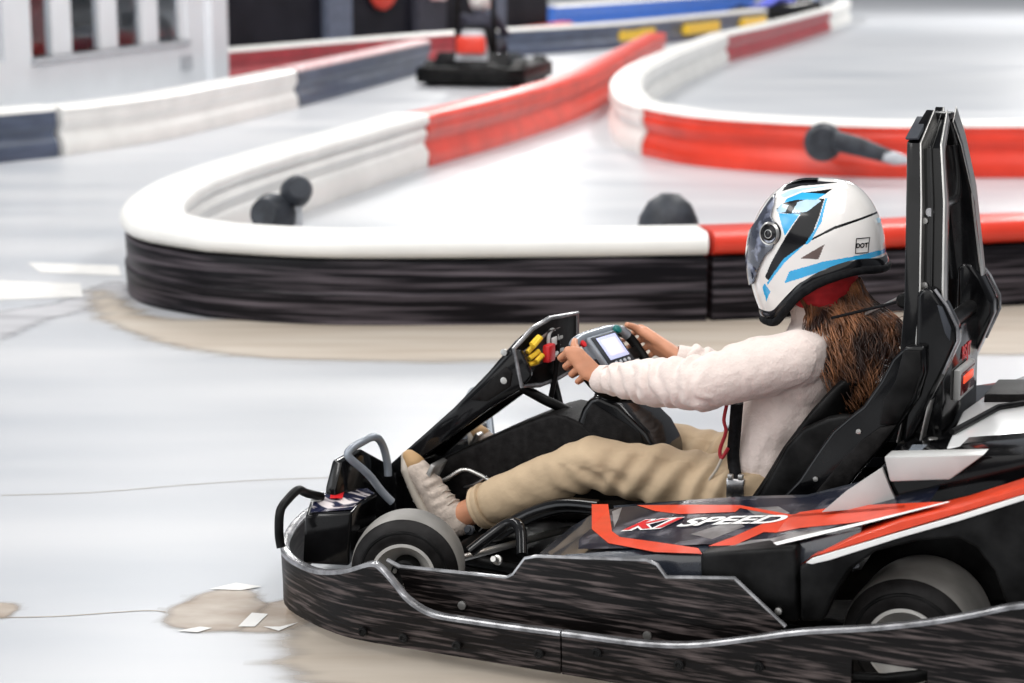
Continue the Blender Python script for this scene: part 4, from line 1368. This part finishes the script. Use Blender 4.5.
def hand(s, wr):
    """hulls of one hand closed round the wheel rim; s=+1 left hand"""
    H = []
    R0 = lambda u, v, n: SP(.1395 * s, .012, 0) + SU * s * u + SV * v + SN * n
    wrv = Vector(wr)
    kn = []
    spec = [(.036, .0080, 1.0), (.012, .0084, 1.08), (-.012, .0082, 1.02), (-.035, .0070, .86)]
    for v, r, L in spec:
        k = R0(.034, v, -.024 + .004 * L)
        p = R0(.027, v * 1.02, .000 + .016 * L)
        d = R0(.004, v * .98 - .001, .012 + .018 * L)
        t = R0(-.016, v * .92 - .002, .010 + .008 * L)
        H += limb([k, p, d, t], [r * 1.12, r * .98, r * .90, r * .80])
        kn.append(k)
    base_t = wrv.lerp(R0(.020, .032, -.03), .5)
    # palm
    H.append([(wrv, .021), (kn[0], .0125), (kn[1], .0128), (R0(.022, .02, -.036), .012)])
    H.append([(wrv, .021), (kn[2], .0125), (kn[3], .0112), (R0(.022, -.02, -.036), .012)])
    H.append([(kn[0], .0118), (kn[1], .0118), (kn[2], .0118), (kn[3], .0105), (wrv, .019)])
    # thumb leaves the side of the palm near its base and lies over the rim
    H += limb([base_t, R0(.012, .032, -.026), R0(.002, .046, -.024), R0(-.014, .056, -.022)], [.0145, .0118, .0098, .0082])
    return H


body = []
# torso, neck, head
body.append([((.475, 0, .27), (.09, .145, .08)), ((.44, 0, .40), (.075, .115, .06))])
body.append([((.44, 0, .40), (.075, .115, .06)), ((.40, 0, .56), (.085, .130, .07))])
body.append([((.40, 0, .56), (.085, .130, .07)), (shL, .045), (shR, .045)])
body += limb([neck, (.380, 0, .80)], [.052, .050])
body.append([((.380, 0, .90), (.085, .072, .085)), ((.415, 0, .845), (.060, .055, .060))])
body.append([((.452, 0, .805), .022), ((.405, 0, .84), .050)])       # jaw and chin
body.append([((.480, 0, .868), .009), ((.462, 0, .895), .008)])       # nose
body.append([((.470, .018, .835), .006), ((.470, -.018, .835), .006)])  # lips
for s in (1, -1):
    body.append([((.452, .030, .893), .014), ((.44, .032, .893), .014)])
    body.append([((.385, .075 * s, .880), (.012, .008, .02)), ((.395, .070 * s, .862), .008)])
for s, sh, el, wr in ((1, shL, elL, wrL), (-1, shR, elR, wrR)):
    body += limb([sh, el, wr], [.042, .034, .022])
    body += hand(s, wr)
for s, h_, k_, a_ in ((1, hipL, kneeL, ankL), (-1, hipR, kneeR, ankR)):
    body += limb([h_, k_, a_], [.075, .048, .033])
    body += limb([a_, (a_[0] + .055, a_[1], a_[2] + .06)], [.027, .016])
bd = organic('body', body, 'skin', driver, voxel=.0032, smooth=4)
dpart(bd)


def nail(p, n_, up, r=.0042):
    pass


# sweater
def folds(co, nrm):
    d = 0.0
    y = co.y
    for s, el, wr, sh in ((1, elL, wrL, shL), (-1, elR, wrR, shR)):
        if y * s < .09: continue
        a, b = Vector(wr), Vector(el)
        ab = b - a
        t = (co - a).dot(ab) / ab.length_squared
        if -.1 < t < 1.25:
            ang = math.atan2((co - a - ab * t).z, (co - a - ab * t).y * s)
            ph = t * 21 + 1.8 * noise.noise(Vector((t * 5, ang * 1.3, s))) + .9 * ang
            amp = .014 * min(1, max(0, (t + .02) * 5)) * (.45 + .55 * max(0, noise.noise(Vector((t * 3 + 4, ang * .8, 2))) + .4))
            d += amp * (abs(sin(ph)) ** 1.5 - .4) * (1.0 if t < 1 else max(0, 1 - (t - 1) * 4))
    # soft diagonal drag folds on the body
    if abs(y) < .19 and co.x > .2:
        d += .010 * noise.noise(Vector((co.x * 9, co.y * 6, co.z * 16 + co.x * 8)))
        d += .006 * noise.noise(Vector((co.x * 22, co.y * 12, co.z * 9)))
    return d + .0012 * noise.noise(co * 60)


sw_h = []
sw_h.append([((.490, 0, .325), (.110, .150, .03)), ((.47, 0, .40), (.110, .150, .05))])
sw_h.append([((.47, 0, .40), (.110, .150, .05)), ((.425, 0, .53), (.122, .150, .06))])
sw_h.append([((.425, 0, .53), (.122, .150, .06)), ((.395, 0, .61), (.105, .145, .06)), (shL, .056), (shR, .056)])
sw_h.append([(shL, .056), (shR, .056), ((.378, 0, .685), (.07, .07, .03))])
sw_h.append([((.378, 0, .69), (.066, .066, .012)), ((.388, 0, .745), (.056, .058, .010))])
for sh, el, wr in ((shL, elL, wrL), (shR, elR, wrR)):
    e_ = Vector(el)
    w_ = Vector(wr)
    cuff = w_ + (e_ - w_) * .06
    m_ = w_ + (e_ - w_) * .5
    sw_h += limb([sh, e_, m_, cuff], [.072, .063, .054, .035])
def sleeve_cut(co):
    for wr, el in ((wrL, elL), (wrR, elR)):
        w_, e_ = Vector(wr), Vector(el)
        d = (e_ - w_).normalized()
        if (co - w_).length < .12 and (co - w_).dot(d) < -.010: return True
    return co.z < .315 or (Vector((co.x - .39, co.y, 0)).length < .052 and co.z > .745)
sweater = organic('sweater', sw_h, 'sweater', driver, voxel=.0045, smooth=5, disp=folds, cut=sleeve_cut)
dpart(sweater)
for wr, el in ((wrL, elL), (wrR, elR)):
    w_, e_ = Vector(wr), Vector(el)
    d = (e_ - w_).normalized()
    cfm = lathe('cuff', [(-.012, .029), (-.013, .0315), (-.004, .034), (.006, .0345), (.018, .035), (.022, .034), (.020, .030), (-.010, .028)], w_, d, 'sweater', sweater, 28)


# trousers
def tfold(co, nrm):
    d = 0
    for s, k_, a_, h_ in ((1, kneeL, ankL, hipL), (-1, kneeR, ankR, hipR)):
        if co.y * s < .02: continue
        a, b = Vector(a_), Vector(k_)
        ab = b - a
        t = (co - a).dot(ab) / ab.length_squared
        if t < .32:
            ph = t * 75 + 2 * noise.noise(Vector((co.y * 20, t * 4, s)))
            d += .0075 * sin(ph) * max(0, 1 - t / .32)
        q = (co - b)
        if q.length < .14:
            ang = math.atan2(q.z, q.x)
            d += .008 * sin(co.x * 85 - co.z * 95 + 2 * noise.noise(co * 14)) * max(0, 1 - q.length / .14) * (1 if q.z < 0 else .0)
        if t > .9 and co.x < k_[0]:
            u = (k_[0] - co.x) / .35
            d += .0075 * sin(co.x * 95 + co.z * 40 + 3 * noise.noise(co * 7)) * min(1, max(0, u * 2)) * (1 if nrm.z < .8 else .5)
    return d + .008 * noise.noise(Vector((co.x * 9 + co.z * 9, co.y * 8, co.z * 16 - co.x * 12)))


tr = []
tr.append([((.478, .05, .265), (.105, .125, .095)), ((.478, -.05, .265), (.105, .125, .095)), ((.475, 0, .33), (.09, .13, .05))])
for s, h_, k_, a_ in ((1, hipL, kneeL, ankL), (-1, hipR, kneeR, ankR)):
    k = Vector(k_)
    a = Vector(a_)
    tr += limb([h_, k, k + (a - k) * .45, a + (k - a) * .12], [.096, .066, .063, .050])
def tcut(co):
    for k_, a_ in ((kneeL, ankL), (kneeR, ankR)):
        a, k = Vector(a_), Vector(k_)
        d = (k - a).normalized()
        if (co - a).length < .14 and (co - a).dot(d) < .072: return True
    return False
trs = organic('trousers', tr, 'trouser', driver, voxel=.0055, smooth=5, disp=tfold, cut=tcut)
dpart(trs)
for k_, a_ in ((kneeL, ankL), (kneeR, ankR)):
    a, k = Vector(a_), Vector(k_)
    d = (k - a).normalized()
    lathe('trouser_cuff', [(.068, .046), (.066, .051), (.072, .057), (.080, .055), (.088, .059), (.098, .059), (.100, .050)], a, d, 'trouser', trs, 30)


# shoes
def shoe(s, heel, toe):
    h_, t_ = Vector(heel), Vector(toe)
    L = t_ - h_
    d = L.normalized()
    side = Vector((0, 1, 0))
    f = d.cross(side)
    if f.x < 0: f = -f      # sole direction, towards the pedal
    P = lambda a, b, c=0: h_ + d * a - f * b + side * c
    up = [[(P(.028, .022), .034), (P(.055, .050), .038), (P(.02, .062), .034)],
          [(P(.055, .042), .040), (P(.03, .024), .033), (P(.14, .028), .034)],
          [(P(.14, .028, .004 * s), .034), (P(.185, .018, .010), .026), (P(.185, .018, -.010), .026)],
          [(P(.185, .018), .030), (P(.222, .012), .019)]]
    def sd(co, n):
        a = (co - h_).dot(d)
        b = -(co - h_).dot(f)
        return (.0022 * sin(a * 230) if .07 < a < .16 and b > .035 else 0) + .0008 * noise.noise(co * 90)
    o = organic('shoe', up, 'shoe', driver, voxel=.0042, smooth=4, disp=sd)
    dpart(o)
    so = [[(P(.005, -.002), .012), (P(.03, -.004, .022), .012), (P(.03, -.004, -.022), .012), (P(.13, -.006, .026), .012), (P(.13, -.006, -.026), .012)],
          [(P(.13, -.006, .026), .012), (P(.13, -.006, -.026), .012), (P(.20, -.004, .024), .012), (P(.20, -.004, -.024), .012), (P(.235, .000), .011)]]
    organic('shoe_sole', so, 'sole', o, voxel=.004, smooth=3)
    organic('toe_cap', [[(P(.205, .015), .027), (P(.228, .010), .0185)]], 'toe', o, voxel=.004, smooth=2)
    for k in range(6):
        a = .075 + k * .016
        b = .080 - k * .0065
        tube('shoe_lace', [P(a, b - .012, .026), P(a + .004, b + .002, .010), P(a - .002, b + .003, -.010), P(a, b - .012, -.026)], .0024, 'sole', o, smooth_n=3, seg=6)
    return o


hl, tl_ = [(1.298, 0.185, 0.091), (1.397, 0.185, 0.277)]
shoe(1, hl, tl_)
shoe(-1, (1.275, -.18, .09), (1.395, -.18, .285))

# balaclava
ba = organic('balaclava', [[((.372, 0, .735), (.062, .062, .03)), ((.378, 0, .80), (.085, .078, .05)), ((.375, 0, .86), (.10, .088, .06))]], 'balaclava', driver, voxel=.005, smooth=4,
             disp=lambda c, n: .002 * sin(c.z * 220 + 3 * noise.noise(c * 12)))
dpart(ba)

# hair: wavy locks falling from under the helmet down the back
cA0, cA1 = [(0.387, 0.075, 0.731), (0.258, 0.02, 0.765)]
cB0, cB1 = [(0.37, 0.125, 0.678), (0.188, 0.03, 0.71)]
cC0, cC1 = [(0.314, 0.145, 0.603), (0.181, 0.05, 0.652)]
cD0, cD1 = [(0.269, 0.12, 0.506), (0.19, 0.07, 0.588)]
rnd = random.Random(11)
bm = bmesh.new()
for i in range(1150):
    u = rnd.random()
    u2 = min(1.05, max(-.05, u + rnd.uniform(-.12, .12)))
    dy = rnd.uniform(-.10, .012)
    Ls = rnd.uniform(.72, 1.04)
    ctrl = [Vector(a).lerp(Vector(b), uu) for a, b, uu in ((cA0, cA1, u), (cB0, cB1, u), (cC0, cC1, u2), (cD0, cD1, u2))]
    start_ = ctrl[0] + Vector((.03, -.02, .045))
    ctrl = [start_] + ctrl
    pts = crv(ctrl, 7)
    k = max(8, int(len(pts) * Ls))
    pts = pts[:k]
    ph = rnd.uniform(0, 6)
    amp = rnd.uniform(.004, .016)
    fr = rnd.uniform(.45, .75)
    out = []
    for j, p in enumerate(pts):
        f = j / len(pts)
        out.append(p + Vector((amp * sin(ph + j * fr) * f * 1.6, dy * (.4 + .6 * f) + amp * cos(ph * 1.3 + j * fr) * f, amp * .6 * sin(j * fr + ph * 2) * f)))
    r0 = rnd.uniform(.0010, .0026)
    add_tube(bm, out, [r0 * (1 - .85 * (j / (len(out) - 1)) ** 2) for j in range(len(out))], 5)
for i in range(26):   # flyaway strands
    u = rnd.uniform(.3, 1.1)
    p0 = Vector(cA0).lerp(Vector(cB1), rnd.random())
    d = Vector((-rnd.uniform(.02, .07), rnd.uniform(-.03, .04), rnd.uniform(-.02, .05)))
    pts = crv([p0, p0 + d * .5 + Vector((0, 0, .01)), p0 + d + Vector((-.01, 0, -.02)), p0 + d * 1.1 + Vector((0, 0, -.05))], 5)
    add_tube(bm, pts, .0008, 4)
hr = fin('hair', bm, 'hair', driver, True)
dpart(hr)

# ---- helmet
FRONT = [(0.38, 1.047), (0.424, 1.042), (0.458, 1.033), (0.49, 1.012), (0.516, 0.98), (0.536, 0.94), (0.547, 0.893), (0.551, 0.839), (0.544, 0.79), (0.531, 0.746), (0.512, 0.703), (0.498, 0.67)]
BACK = [(0.38, 1.047), (0.331, 1.044), (0.297, 1.03), (0.267, 1.0), (0.244, 0.959), (0.23, 0.912), (0.224, 0.865), (0.217, 0.825), (0.22, 0.765), (0.227, 0.692)]
ztop = FRONT[0][1]
zbot = min(FRONT[-1][1], BACK[-1][1]) + .002


def itp(L, z):
    if z >= L[0][1]: return L[0][0]
    for (xa, za), (xb, zb) in zip(L, L[1:]):
        if zb <= z <= za: return xa + (xb - xa) * (za - z) / (za - zb + 1e-9)
    return L[-1][0]


def inpoly(x, y, P):
    c = False
    j = len(P) - 1
    for i in range(len(P)):
        if (P[i][1] > y) != (P[j][1] > y) and x < (P[j][0] - P[i][0]) * (y - P[i][1]) / (P[j][1] - P[i][1]) + P[i][0]: c = not c
        j = i
    return c


FR = [(x, 0, z) for x, z in FRONT]
FS = [(v.x, v.z) for v in crv(FR, 8)]
BS = [(v.x, v.z) for v in crv([(x, 0, z) for x, z in BACK], 8)]
zc = .885
NZ_, NA = 230, 460
cutL = [(0.482, 0.703), (0.457, 0.708), (0.429, 0.741), (0.384, 0.79), (0.336, 0.82), (0.26, 0.847), (0.196, 0.839), (0.182, 0.838)]


cutS = sorted((v.x, v.z) for v in crv([(x, 0, z) for x, z in cutL], 6))


def cutz(x):
    L = cutS
    if x <= L[0][0]: return L[0][1]
    for (a, za), (b, zb) in zip(L, L[1:]):
        if a <= x <= b: return za + (zb - za) * (x - a) / (b - a + 1e-9)
    return L[-1][1]


def hpt(z, a):
    xf, xb = itp(FS, z), itp(BS, z)
    if z > zc:
        w_ = .128 * max(0, 1 - ((z - zc) / (ztop - zc)) ** 2.4) ** .5
    else:
        w_ = .128 - .022 * ((zc - z) / .18) ** 2
    ca, sa_ = cos(a), sin(a)
    e_ = 2 / 2.35
    x = (xf + xb) / 2 + (xf - xb) / 2 * math.copysign(abs(ca) ** e_, ca)
    y = w_ * math.copysign(abs(sa_) ** e_, sa_)
    if z < zc and ca > 0: y *= 1 - .22 * ca * min(1, (zc - z) / .15)
    return Vector((x, y, z))


ZLO = []
for j in range(NA):
    a = 2 * pi * j / NA
    lo_, hi_ = zbot, zc
    for _ in range(24):
        mid = (lo_ + hi_) / 2
        p = hpt(mid, a)
        if p.z < cutz(p.x): lo_ = mid
        else: hi_ = mid
    ZLO.append(hi_)
ZLO = [sum(ZLO[(j + k) % NA] for k in range(-9, 10)) / 19 for j in range(NA)]


def hsurf(i, j, off_=0.0):
    t = i / NZ_
    tt = t * 1.25 if t < .6 else 1 - .25 * ((1 - t) / .4) ** 1.7
    z = ZLO[j] + (ztop - ZLO[j]) * tt
    return hpt(z, 2 * pi * j / NA)


def hside(x, z, s=1):
    best = None
    for j in range(0, NA // 2, 1):
        p = hpt(z, 2 * pi * j / NA)
        if best is None or abs(p.x - x) < abs(best.x - x): best = p
    return best.y * s


polys = [
    ('hblue', [(0.439, 1.004), (0.405, 1.02), (0.348, 1.019), (0.366, 1.006), (0.412, 1.004), (0.443, 0.995)]),
    ('hblue', [(0.452, 0.971), (0.397, 0.974), (0.429, 0.922), (0.445, 0.957)]),
    ('hblue', [(0.429, 0.809), (0.415, 0.839), (0.332, 0.868), (0.23, 0.888), (0.216, 0.878), (0.298, 0.859), (0.374, 0.83), (0.427, 0.809)]),
    ('hblue', [(0.491, 0.789), (0.484, 0.801), (0.468, 0.783), (0.483, 0.756)]),
    ('hblue', [(0.346, 1.01), (0.341, 1.01), (0.344, 0.959), (0.364, 0.915), (0.374, 0.905), (0.379, 0.905), (0.356, 0.944), (0.349, 0.975)]),
    ('hblue', [(0.378, 0.907), (0.427, 0.859), (0.465, 0.811), (0.475, 0.798), (0.477, 0.803), (0.43, 0.868)]),
    ('hblue2', [(0.418, 0.975), (0.409, 0.999), (0.369, 1.013), (0.354, 1.004), (0.382, 0.979)]),
    ('hblue2', [(0.46, 0.977), (0.45, 0.992), (0.431, 0.991), (0.435, 0.976), (0.45, 0.971)]),
    ('hblack', [(0.46, 0.98), (0.431, 1.005), (0.388, 1.009), (0.347, 1.009), (0.351, 0.972), (0.366, 0.917), (0.43, 0.866), (0.47, 0.808), (0.482, 0.817), (0.461, 0.859), (0.44, 0.896), (0.417, 0.937), (0.396, 0.972), (0.45, 0.973)]),
    ('hblack', [(0.369, 0.917), (0.315, 0.949), (0.248, 0.973), (0.247, 0.968), (0.315, 0.942), (0.367, 0.913)]),
    ('hvent', [(0.39, 0.871), (0.333, 0.908), (0.346, 0.872)]),
    ('hblack', [(0.397, 1.02), (0.337, 1.03), (0.349, 1.018), (0.387, 1.016)]),
    ('hblack', [(0.449, 1.035), (0.415, 1.044), (0.328, 1.042), (0.415, 1.032), (0.468, 1.015)]),
    ('hblue2', [(0.465, 1.007), (0.436, 1.023), (0.397, 1.03), (0.335, 1.038), (0.402, 1.025), (0.445, 1.006)]),
]
polyb = [(nm, P, (min(p[0] for p in P), max(p[0] for p in P), min(p[1] for p in P), max(p[1] for p in P))) for nm, P in polys]
bm = bmesh.new()
G_ = [[bm.verts.new(hsurf(i, j)) for j in range(NA)] for i in range(NZ_)]
top_ = bm.verts.new((itp(FS, ztop), 0, ztop))
mats_h = ['hwhite', 'hblack', 'hblue', 'hblue2', 'hvent']
bm.faces.ensure_lookup_table()
for i in range(NZ_ - 1):
    for j in range(NA):
        vs = (G_[i][j], G_[i][(j + 1) % NA], G_[i + 1][(j + 1) % NA], G_[i + 1][j])
        c = (vs[0].co + vs[1].co + vs[2].co + vs[3].co) / 4
        f = bm.faces.new(vs)
        for nm, P, (bx0, bx1, bz0, bz1) in polyb:
            if not (bx0 <= c.x <= bx1 and bz0 <= c.z <= bz1): continue
            if inpoly(c.x, c.z, P):
                f.material_index = mats_h.index(nm)
                break
for j in range(NA): bm.faces.new((G_[NZ_ - 1][j], G_[NZ_ - 1][(j + 1) % NA], top_))
bmesh.ops.delete(bm, geom=[v for v in bm.verts if not v.link_faces], context='VERTS')
bmesh.ops.recalc_face_normals(bm, faces=bm.faces)
hm = fin('helmet', bm, mats_h, driver, True)
dpart(hm)
so = hm.modifiers.new('thick', 'SOLIDIFY')
so.thickness = .02
so.offset = -1
hm['label'] = 'glossy white helmet with black and blue graphics'
# black edge trim round the neck opening
edge = [hsurf(0, j) for j in range(0, NA, 5)]
tube('neck_trim', [p + Vector((0, 0, -.001)) for p in edge], .010, 'strap', hm, closed=True, seg=10)
bm = bmesh.new()
ra = [bm.verts.new(hsurf(0, j)) for j in range(NA)]
rows_ = [ra]
for dz, k in ((.0, 1.025), (.012, 1.03), (.024, 1.012), (.026, 1.0)):
    rows_.append([bm.verts.new((.39 + (hpt(ZLO[j] + dz, 2 * pi * j / NA).x - .39) * k, hpt(ZLO[j] + dz, 2 * pi * j / NA).y * k, ZLO[j] + dz)) for j in range(NA)])
for A_, B_ in zip(rows_, rows_[1:]):
    for j in range(NA): bm.faces.new((A_[j], A_[(j + 1) % NA], B_[(j + 1) % NA], B_[j]))
fin('edge_band', bm, 'hblack', hm, True)
# visor: curved smoked shield standing proud of the shell
VP = [(0.47, 1.01), (0.484, 0.991), (0.508, 0.947), (0.547, 0.901), (0.544, 0.781), (0.512, 0.798), (0.495, 0.837), (0.476, 0.87), (0.455, 0.89), (0.446, 0.917), (0.451, 0.945), (0.467, 0.963), (0.465, 0.987)]
bm = bmesh.new()
vv = {}
for i in range(NZ_ - 1):
    for j in range(NA):
        ps = [hsurf(i, j), hsurf(i, (j + 1) % NA), hsurf(i + 1, (j + 1) % NA), hsurf(i + 1, j)]
        c = (ps[0] + ps[1] + ps[2] + ps[3]) / 4
        if not inpoly(c.x - (0 if abs(c.y) > .06 else 0), c.z, VP): continue
        idx = [(i, j), (i, (j + 1) % NA), (i + 1, (j + 1) % NA), (i + 1, j)]
        L = []
        for k, p in zip(idx, ps):
            if k not in vv:
                d = Vector((p.x - .36, p.y, (p.z - .88) * .3)).normalized()
                vv[k] = bm.verts.new(p + d * .0035)
            L.append(vv[k])
        bm.faces.new(L)
vs_ = fin('visor', bm, 'visor', hm, True)
so = vs_.modifiers.new('thick', 'SOLIDIFY')
so.thickness = .003
so.offset = 1
for s in (1, -1):
    c = [(0.473, 0.923)][0]
    yy = hside(c[0] - .006, c[1], 1)
    pc = (c[0] - .006, yy * s, c[1])
    lathe('visor_pivot', [(-.010, .030), (.004, .028), (.009, .024), (.006, .019), (.008, .014), (.011, .008), (.011, 0)], pc, (.35, s, .05), 'hblack', hm, 32)
    lathe('pivot_ring', [(.004, .0285), (.0095, .0255), (.009, .0235), (.0065, .0225)], pc, (.35, s, .05), 'steel', hm, 32)
    lathe('pivot_ring', [(.007, .0125), (.0105, .010), (.0105, .007), (.009, .006)], pc, (.35, s, .05), 'steel', hm, 24)
# rear stickers
c = [(0.245, 0.904)][0]
c = (c[0] + .010, c[1])
for s in (1, -1):
    mt = Matrix.Translation((c[0], 0, c[1])) @ Matrix.Rotation(pi if s > 0 else 0, 4, 'Z') @ Matrix.Rotation(radians(90), 4, 'X')
    tx = text_mesh('sticker_lettering', 'DOT', .0125, mt, 'hblack', hm, bold=.0005, ext=.0004)
    for v in tx.data.vertices: v.co.x = c[0] + (v.co.x - c[0]) * .78; v.co.z = c[1] + (v.co.z - c[1]) * 1.15
    for v in tx.data.vertices: v.co.y = hside(v.co.x, v.co.z, s) + .0028 * s
    bm = bmesh.new()
    rim_ = crv([(-.0145, -.017, 0), (.0145, -.017, 0), (.0145, .017, 0), (-.0145, .017, 0)], 1, True)
    pts = [mt @ Vector((x, y, 0)) for x, y in ((-.0115, -.017), (0, -.017), (.0115, -.017), (.0115, 0), (.0115, .017), (0, .017), (-.0115, .017), (-.0115, 0))]
    pts = [Vector((p.x, hside(p.x, p.z, s) + .0015 * s, p.z)) for p in pts]
    add_tube(bm, pts, .0012, 6, True)
    fin('sticker_border', bm, 'hblack', hm)
    p = [(0.24, 0.954)][0]
    lathe('logo_sticker', [(0, 0), (0, .006), (.001, .006), (.001, 0)], (p[0], hside(p[0], p[1], s), p[1]), (-.45, 1 * s, .15), 'hblue2', hm, 20)
# top vent fins and rear spoiler edge
tube('top_vent', [(0.458, 0.03, 1.027), (0.425, 0.03, 1.043), (0.381, 0.03, 1.047)], .006, 'hblack', hm, smooth_n=3, flat=.6)

# red cord hanging at the waist
rc = tube('lanyard', [(0.545, 0.175, 0.517), (0.55, 0.18, 0.479), (0.545, 0.178, 0.45), (0.559, 0.178, 0.404), (0.553, 0.18, 0.385), (0.538, 0.18, 0.411)], .0045, 'redstrap', driver, smooth_n=4, seg=8)
dpart(rc)
rc2 = tube('drawstring', [(0.553, 0.18, 0.385), (0.565, 0.185, 0.355), (0.585, 0.185, 0.323), (0.589, 0.185, 0.293)], .0035, 'sole', driver, smooth_n=4, seg=8)
dpart(rc2)

# ------------------------------------------------------------ dark fixtures standing about the track
e = empty('clamp_arm', (*[(2.09, 13.49)][0], 0))
tag(e, 'dark round hub and jointed pale-tipped arm fixed across the bright red barrier', 'fixture')
tube('mount_bracket', [(0, -.04, .26), (0, .32, .26)], .035, 'fixture', e, seg=10)
lathe('hub', [(-.07, 0), (-.07, .10), (-.03, .13), (.03, .13), (.07, .11), (.07, 0)], (0, -.06, .27), (0.2, 1, 0), 'fixture', e, 28)
tube('arm', [(.05, -.14, .29), (.22, -.16, .25), (.44, -.20, .18)], [.07, .065, .045], 'fixture', e, seg=12)
tube('arm_tip', [(.38, -.20, .195), (.46, -.21, .175), (.56, -.22, .16)], [.040, .045, .02], 'fixture2', e, seg=12)

e = empty('floor_lamp', (*[(-1.06, 9.38)][0], 0))
tag(e, 'dark grey blurred lamp head on a pale short stand inside the white barrier curve', 'lamp')
lathe('lamp_head', [(-.07, .0), (-.07, .05), (-.03, .075), (.04, .07), (.08, .05), (.08, 0)], (.045, 0, .44), (.3, -1, .35), 'fixture', e, 24)
lathe('lamp_head', [(-.09, .0), (-.09, .06), (-.03, .10), (.04, .10), (.10, .07), (.10, 0)], (-.06, -.02, .33), (-.5, -1, .2), 'fixture', e, 24)
tube('stand', [(.04, .0, .02), (.045, 0, .2), (.045, 0, .38)], .024, 'fixture2', e, seg=10)
for a in range(3):
    tube('stand_leg', [(.04, 0, .22), (.04 + .16 * cos(a * 2.1 + .3), .16 * sin(a * 2.1 + .3), .012)], .014, 'fixture', e, seg=8)

e = empty('rubber_boot_cover', (*[(0.78, 10.02)][0], 0))
tag(e, 'dark rounded cone-shaped cover peeking over the white barrier cap left of the helmet', 'cover')
lathe('cover_body', [(0, 0), (0, .16), (.05, .165), (.22, .150), (.30, .11), (.345, .05), (.35, 0)], (0, 0, 0), (.05, 0, 1), 'fixture', e, 32)
lathe('cover_flange', [(0, .16), (0, .20), (.02, .20), (.03, .165)], (0, 0, 0), (0, 0, 1), 'fixture', e, 32)


# ------------------------------------------------------------ far karts
def far_kart(loc, rz, label, tailm):
    k = empty('go_kart', (*loc, 0), rz)
    tag(k, label, 'go-kart')
    pts = [(-.95, -.45), (-.85, -.62), (.6, -.66), (.95, -.4), (.95, .4), (.6, .66), (-.85, .62), (-.95, .45)]
    prism_z('bumper', pts, .04, .22, 'black', k, .03)
    hexa('body', [(-.8, -.45, .2), (.7, -.4, .2), (.7, .4, .2), (-.8, .45, .2)], [(-.75, -.4, .38), (.1, -.35, .34), (.1, .35, .34), (-.75, .4, .38)], 'gloss', k, .02)
    hexa('seat', [(-.5, -.20, .3), (-.2, -.20, .3), (-.2, .20, .3), (-.5, .20, .3)], [(-.60, -.15, .66), (-.5, -.15, .66), (-.5, .15, .66), (-.60, .15, .66)], 'black', k, .03)
    box('tail_light', (-.80, 0, .46), (.08, .34, .20), tailm, k, .04)
    hexa('rear_panel', [(-.78, -.2, .28), (-.66, -.2, .28), (-.66, .2, .28), (-.78, .2, .28)], [(-.72, -.12, .62), (-.64, -.12, .62), (-.64, .12, .62), (-.72, .12, .62)], 'fixture2', k, .02)
    tube('roll_hoop', [(-.55, -.22, .35), (-.58, -.2, 1.0), (-.58, 0, 1.22), (-.58, .2, 1.0), (-.55, .22, .35)], .03, 'black', k)
    for x, y in ((-.55, .5), (-.55, -.5), (.6, .5), (.6, -.5)):
        lathe('wheel', [(-.08, .05), (-.08, .12), (-.06, .14), (.06, .14), (.08, .12), (.08, .05)], (x, y, .14), (0, 1, 0), 'rubber', k, 20)
    tube('steering_wheel', [(.12 + .05 * sin(a * pi / 8), .15 * cos(a * pi / 8), .56 + .13 * sin(a * pi / 8)) for a in range(16)], .014, 'black', k, closed=True, seg=6)
    return k


def far_driver(loc, rz, label, suit, helm):
    p = empty('person', (*loc, 0), rz)
    tag(p, label, 'person')
    H = [[((-.28, 0, .38), (.12, .17, .1)), ((-.36, 0, .68), (.11, .19, .1))], [((-.36, 0, .68), (.10, .19, .08)), ((-.36, 0, .80), (.06, .06, .04))]]
    H += [[((-.34, 0, .78), .055), ((-.33, 0, .86), .06)]]
    H += [[((-.33, 0, .92), (.09, .075, .11)), ((-.30, 0, .88), .05)]]
    for s in (1, -1):
        H += limb([(-.28, .09 * s, .36), (.08, .16 * s, .44), (.42, .14 * s, .22), (.52, .14 * s, .28)], [.09, .06, .045, .04])
        H += limb([(-.36, .17 * s, .74), (-.14, .25 * s, .56), (.10, .15 * s, .58)], [.055, .045, .03])
        for f in range(4):
            H += limb([(.10, .15 * s, .60 - f * .02), (.15, .15 * s, .60 - f * .02), (.15, .12 * s, .60 - f * .02)], [.010, .010, .009])
        H += limb([(.10, .145 * s, .60), (.12, .12 * s, .625)], [.011, .010])
    organic('body', H, suit, p, voxel=.012, smooth=3)
    h_ = organic('helmet', [[((-.33, 0, .95), (.155, .125, .13)), ((-.29, 0, .88), (.13, .115, .07))]], helm, p, voxel=.01, smooth=2)
    hexa('visor', [(-.20, -.10, .90), (-.14, -.05, .90), (-.14, .05, .90), (-.20, .10, .90)], [(-.22, -.10, .98), (-.15, -.05, .98), (-.15, .05, .98), (-.22, .10, .98)], 'visor', h_, .01)


c = [(-0.29, 23.12)][0]
far_kart(c, radians(78), 'far black go-kart with a red seat and tail, driving away beyond the red barrier', 'red')
far_driver(c, radians(78), 'person in dark jacket driving the far go-kart with the red seat', 'darksuit', 'hwhite')
c = [(5.49, 41.82)][0]
far_kart((c[0], c[1]), radians(-160), 'small go-kart in the distance carrying the person in violet blue', 'blue')
far_driver((c[0], c[1]), radians(-160), 'person in violet blue in the farthest go-kart at the top of the track', 'bluesuit', 'blue')
bpy.context.view_layer.update()
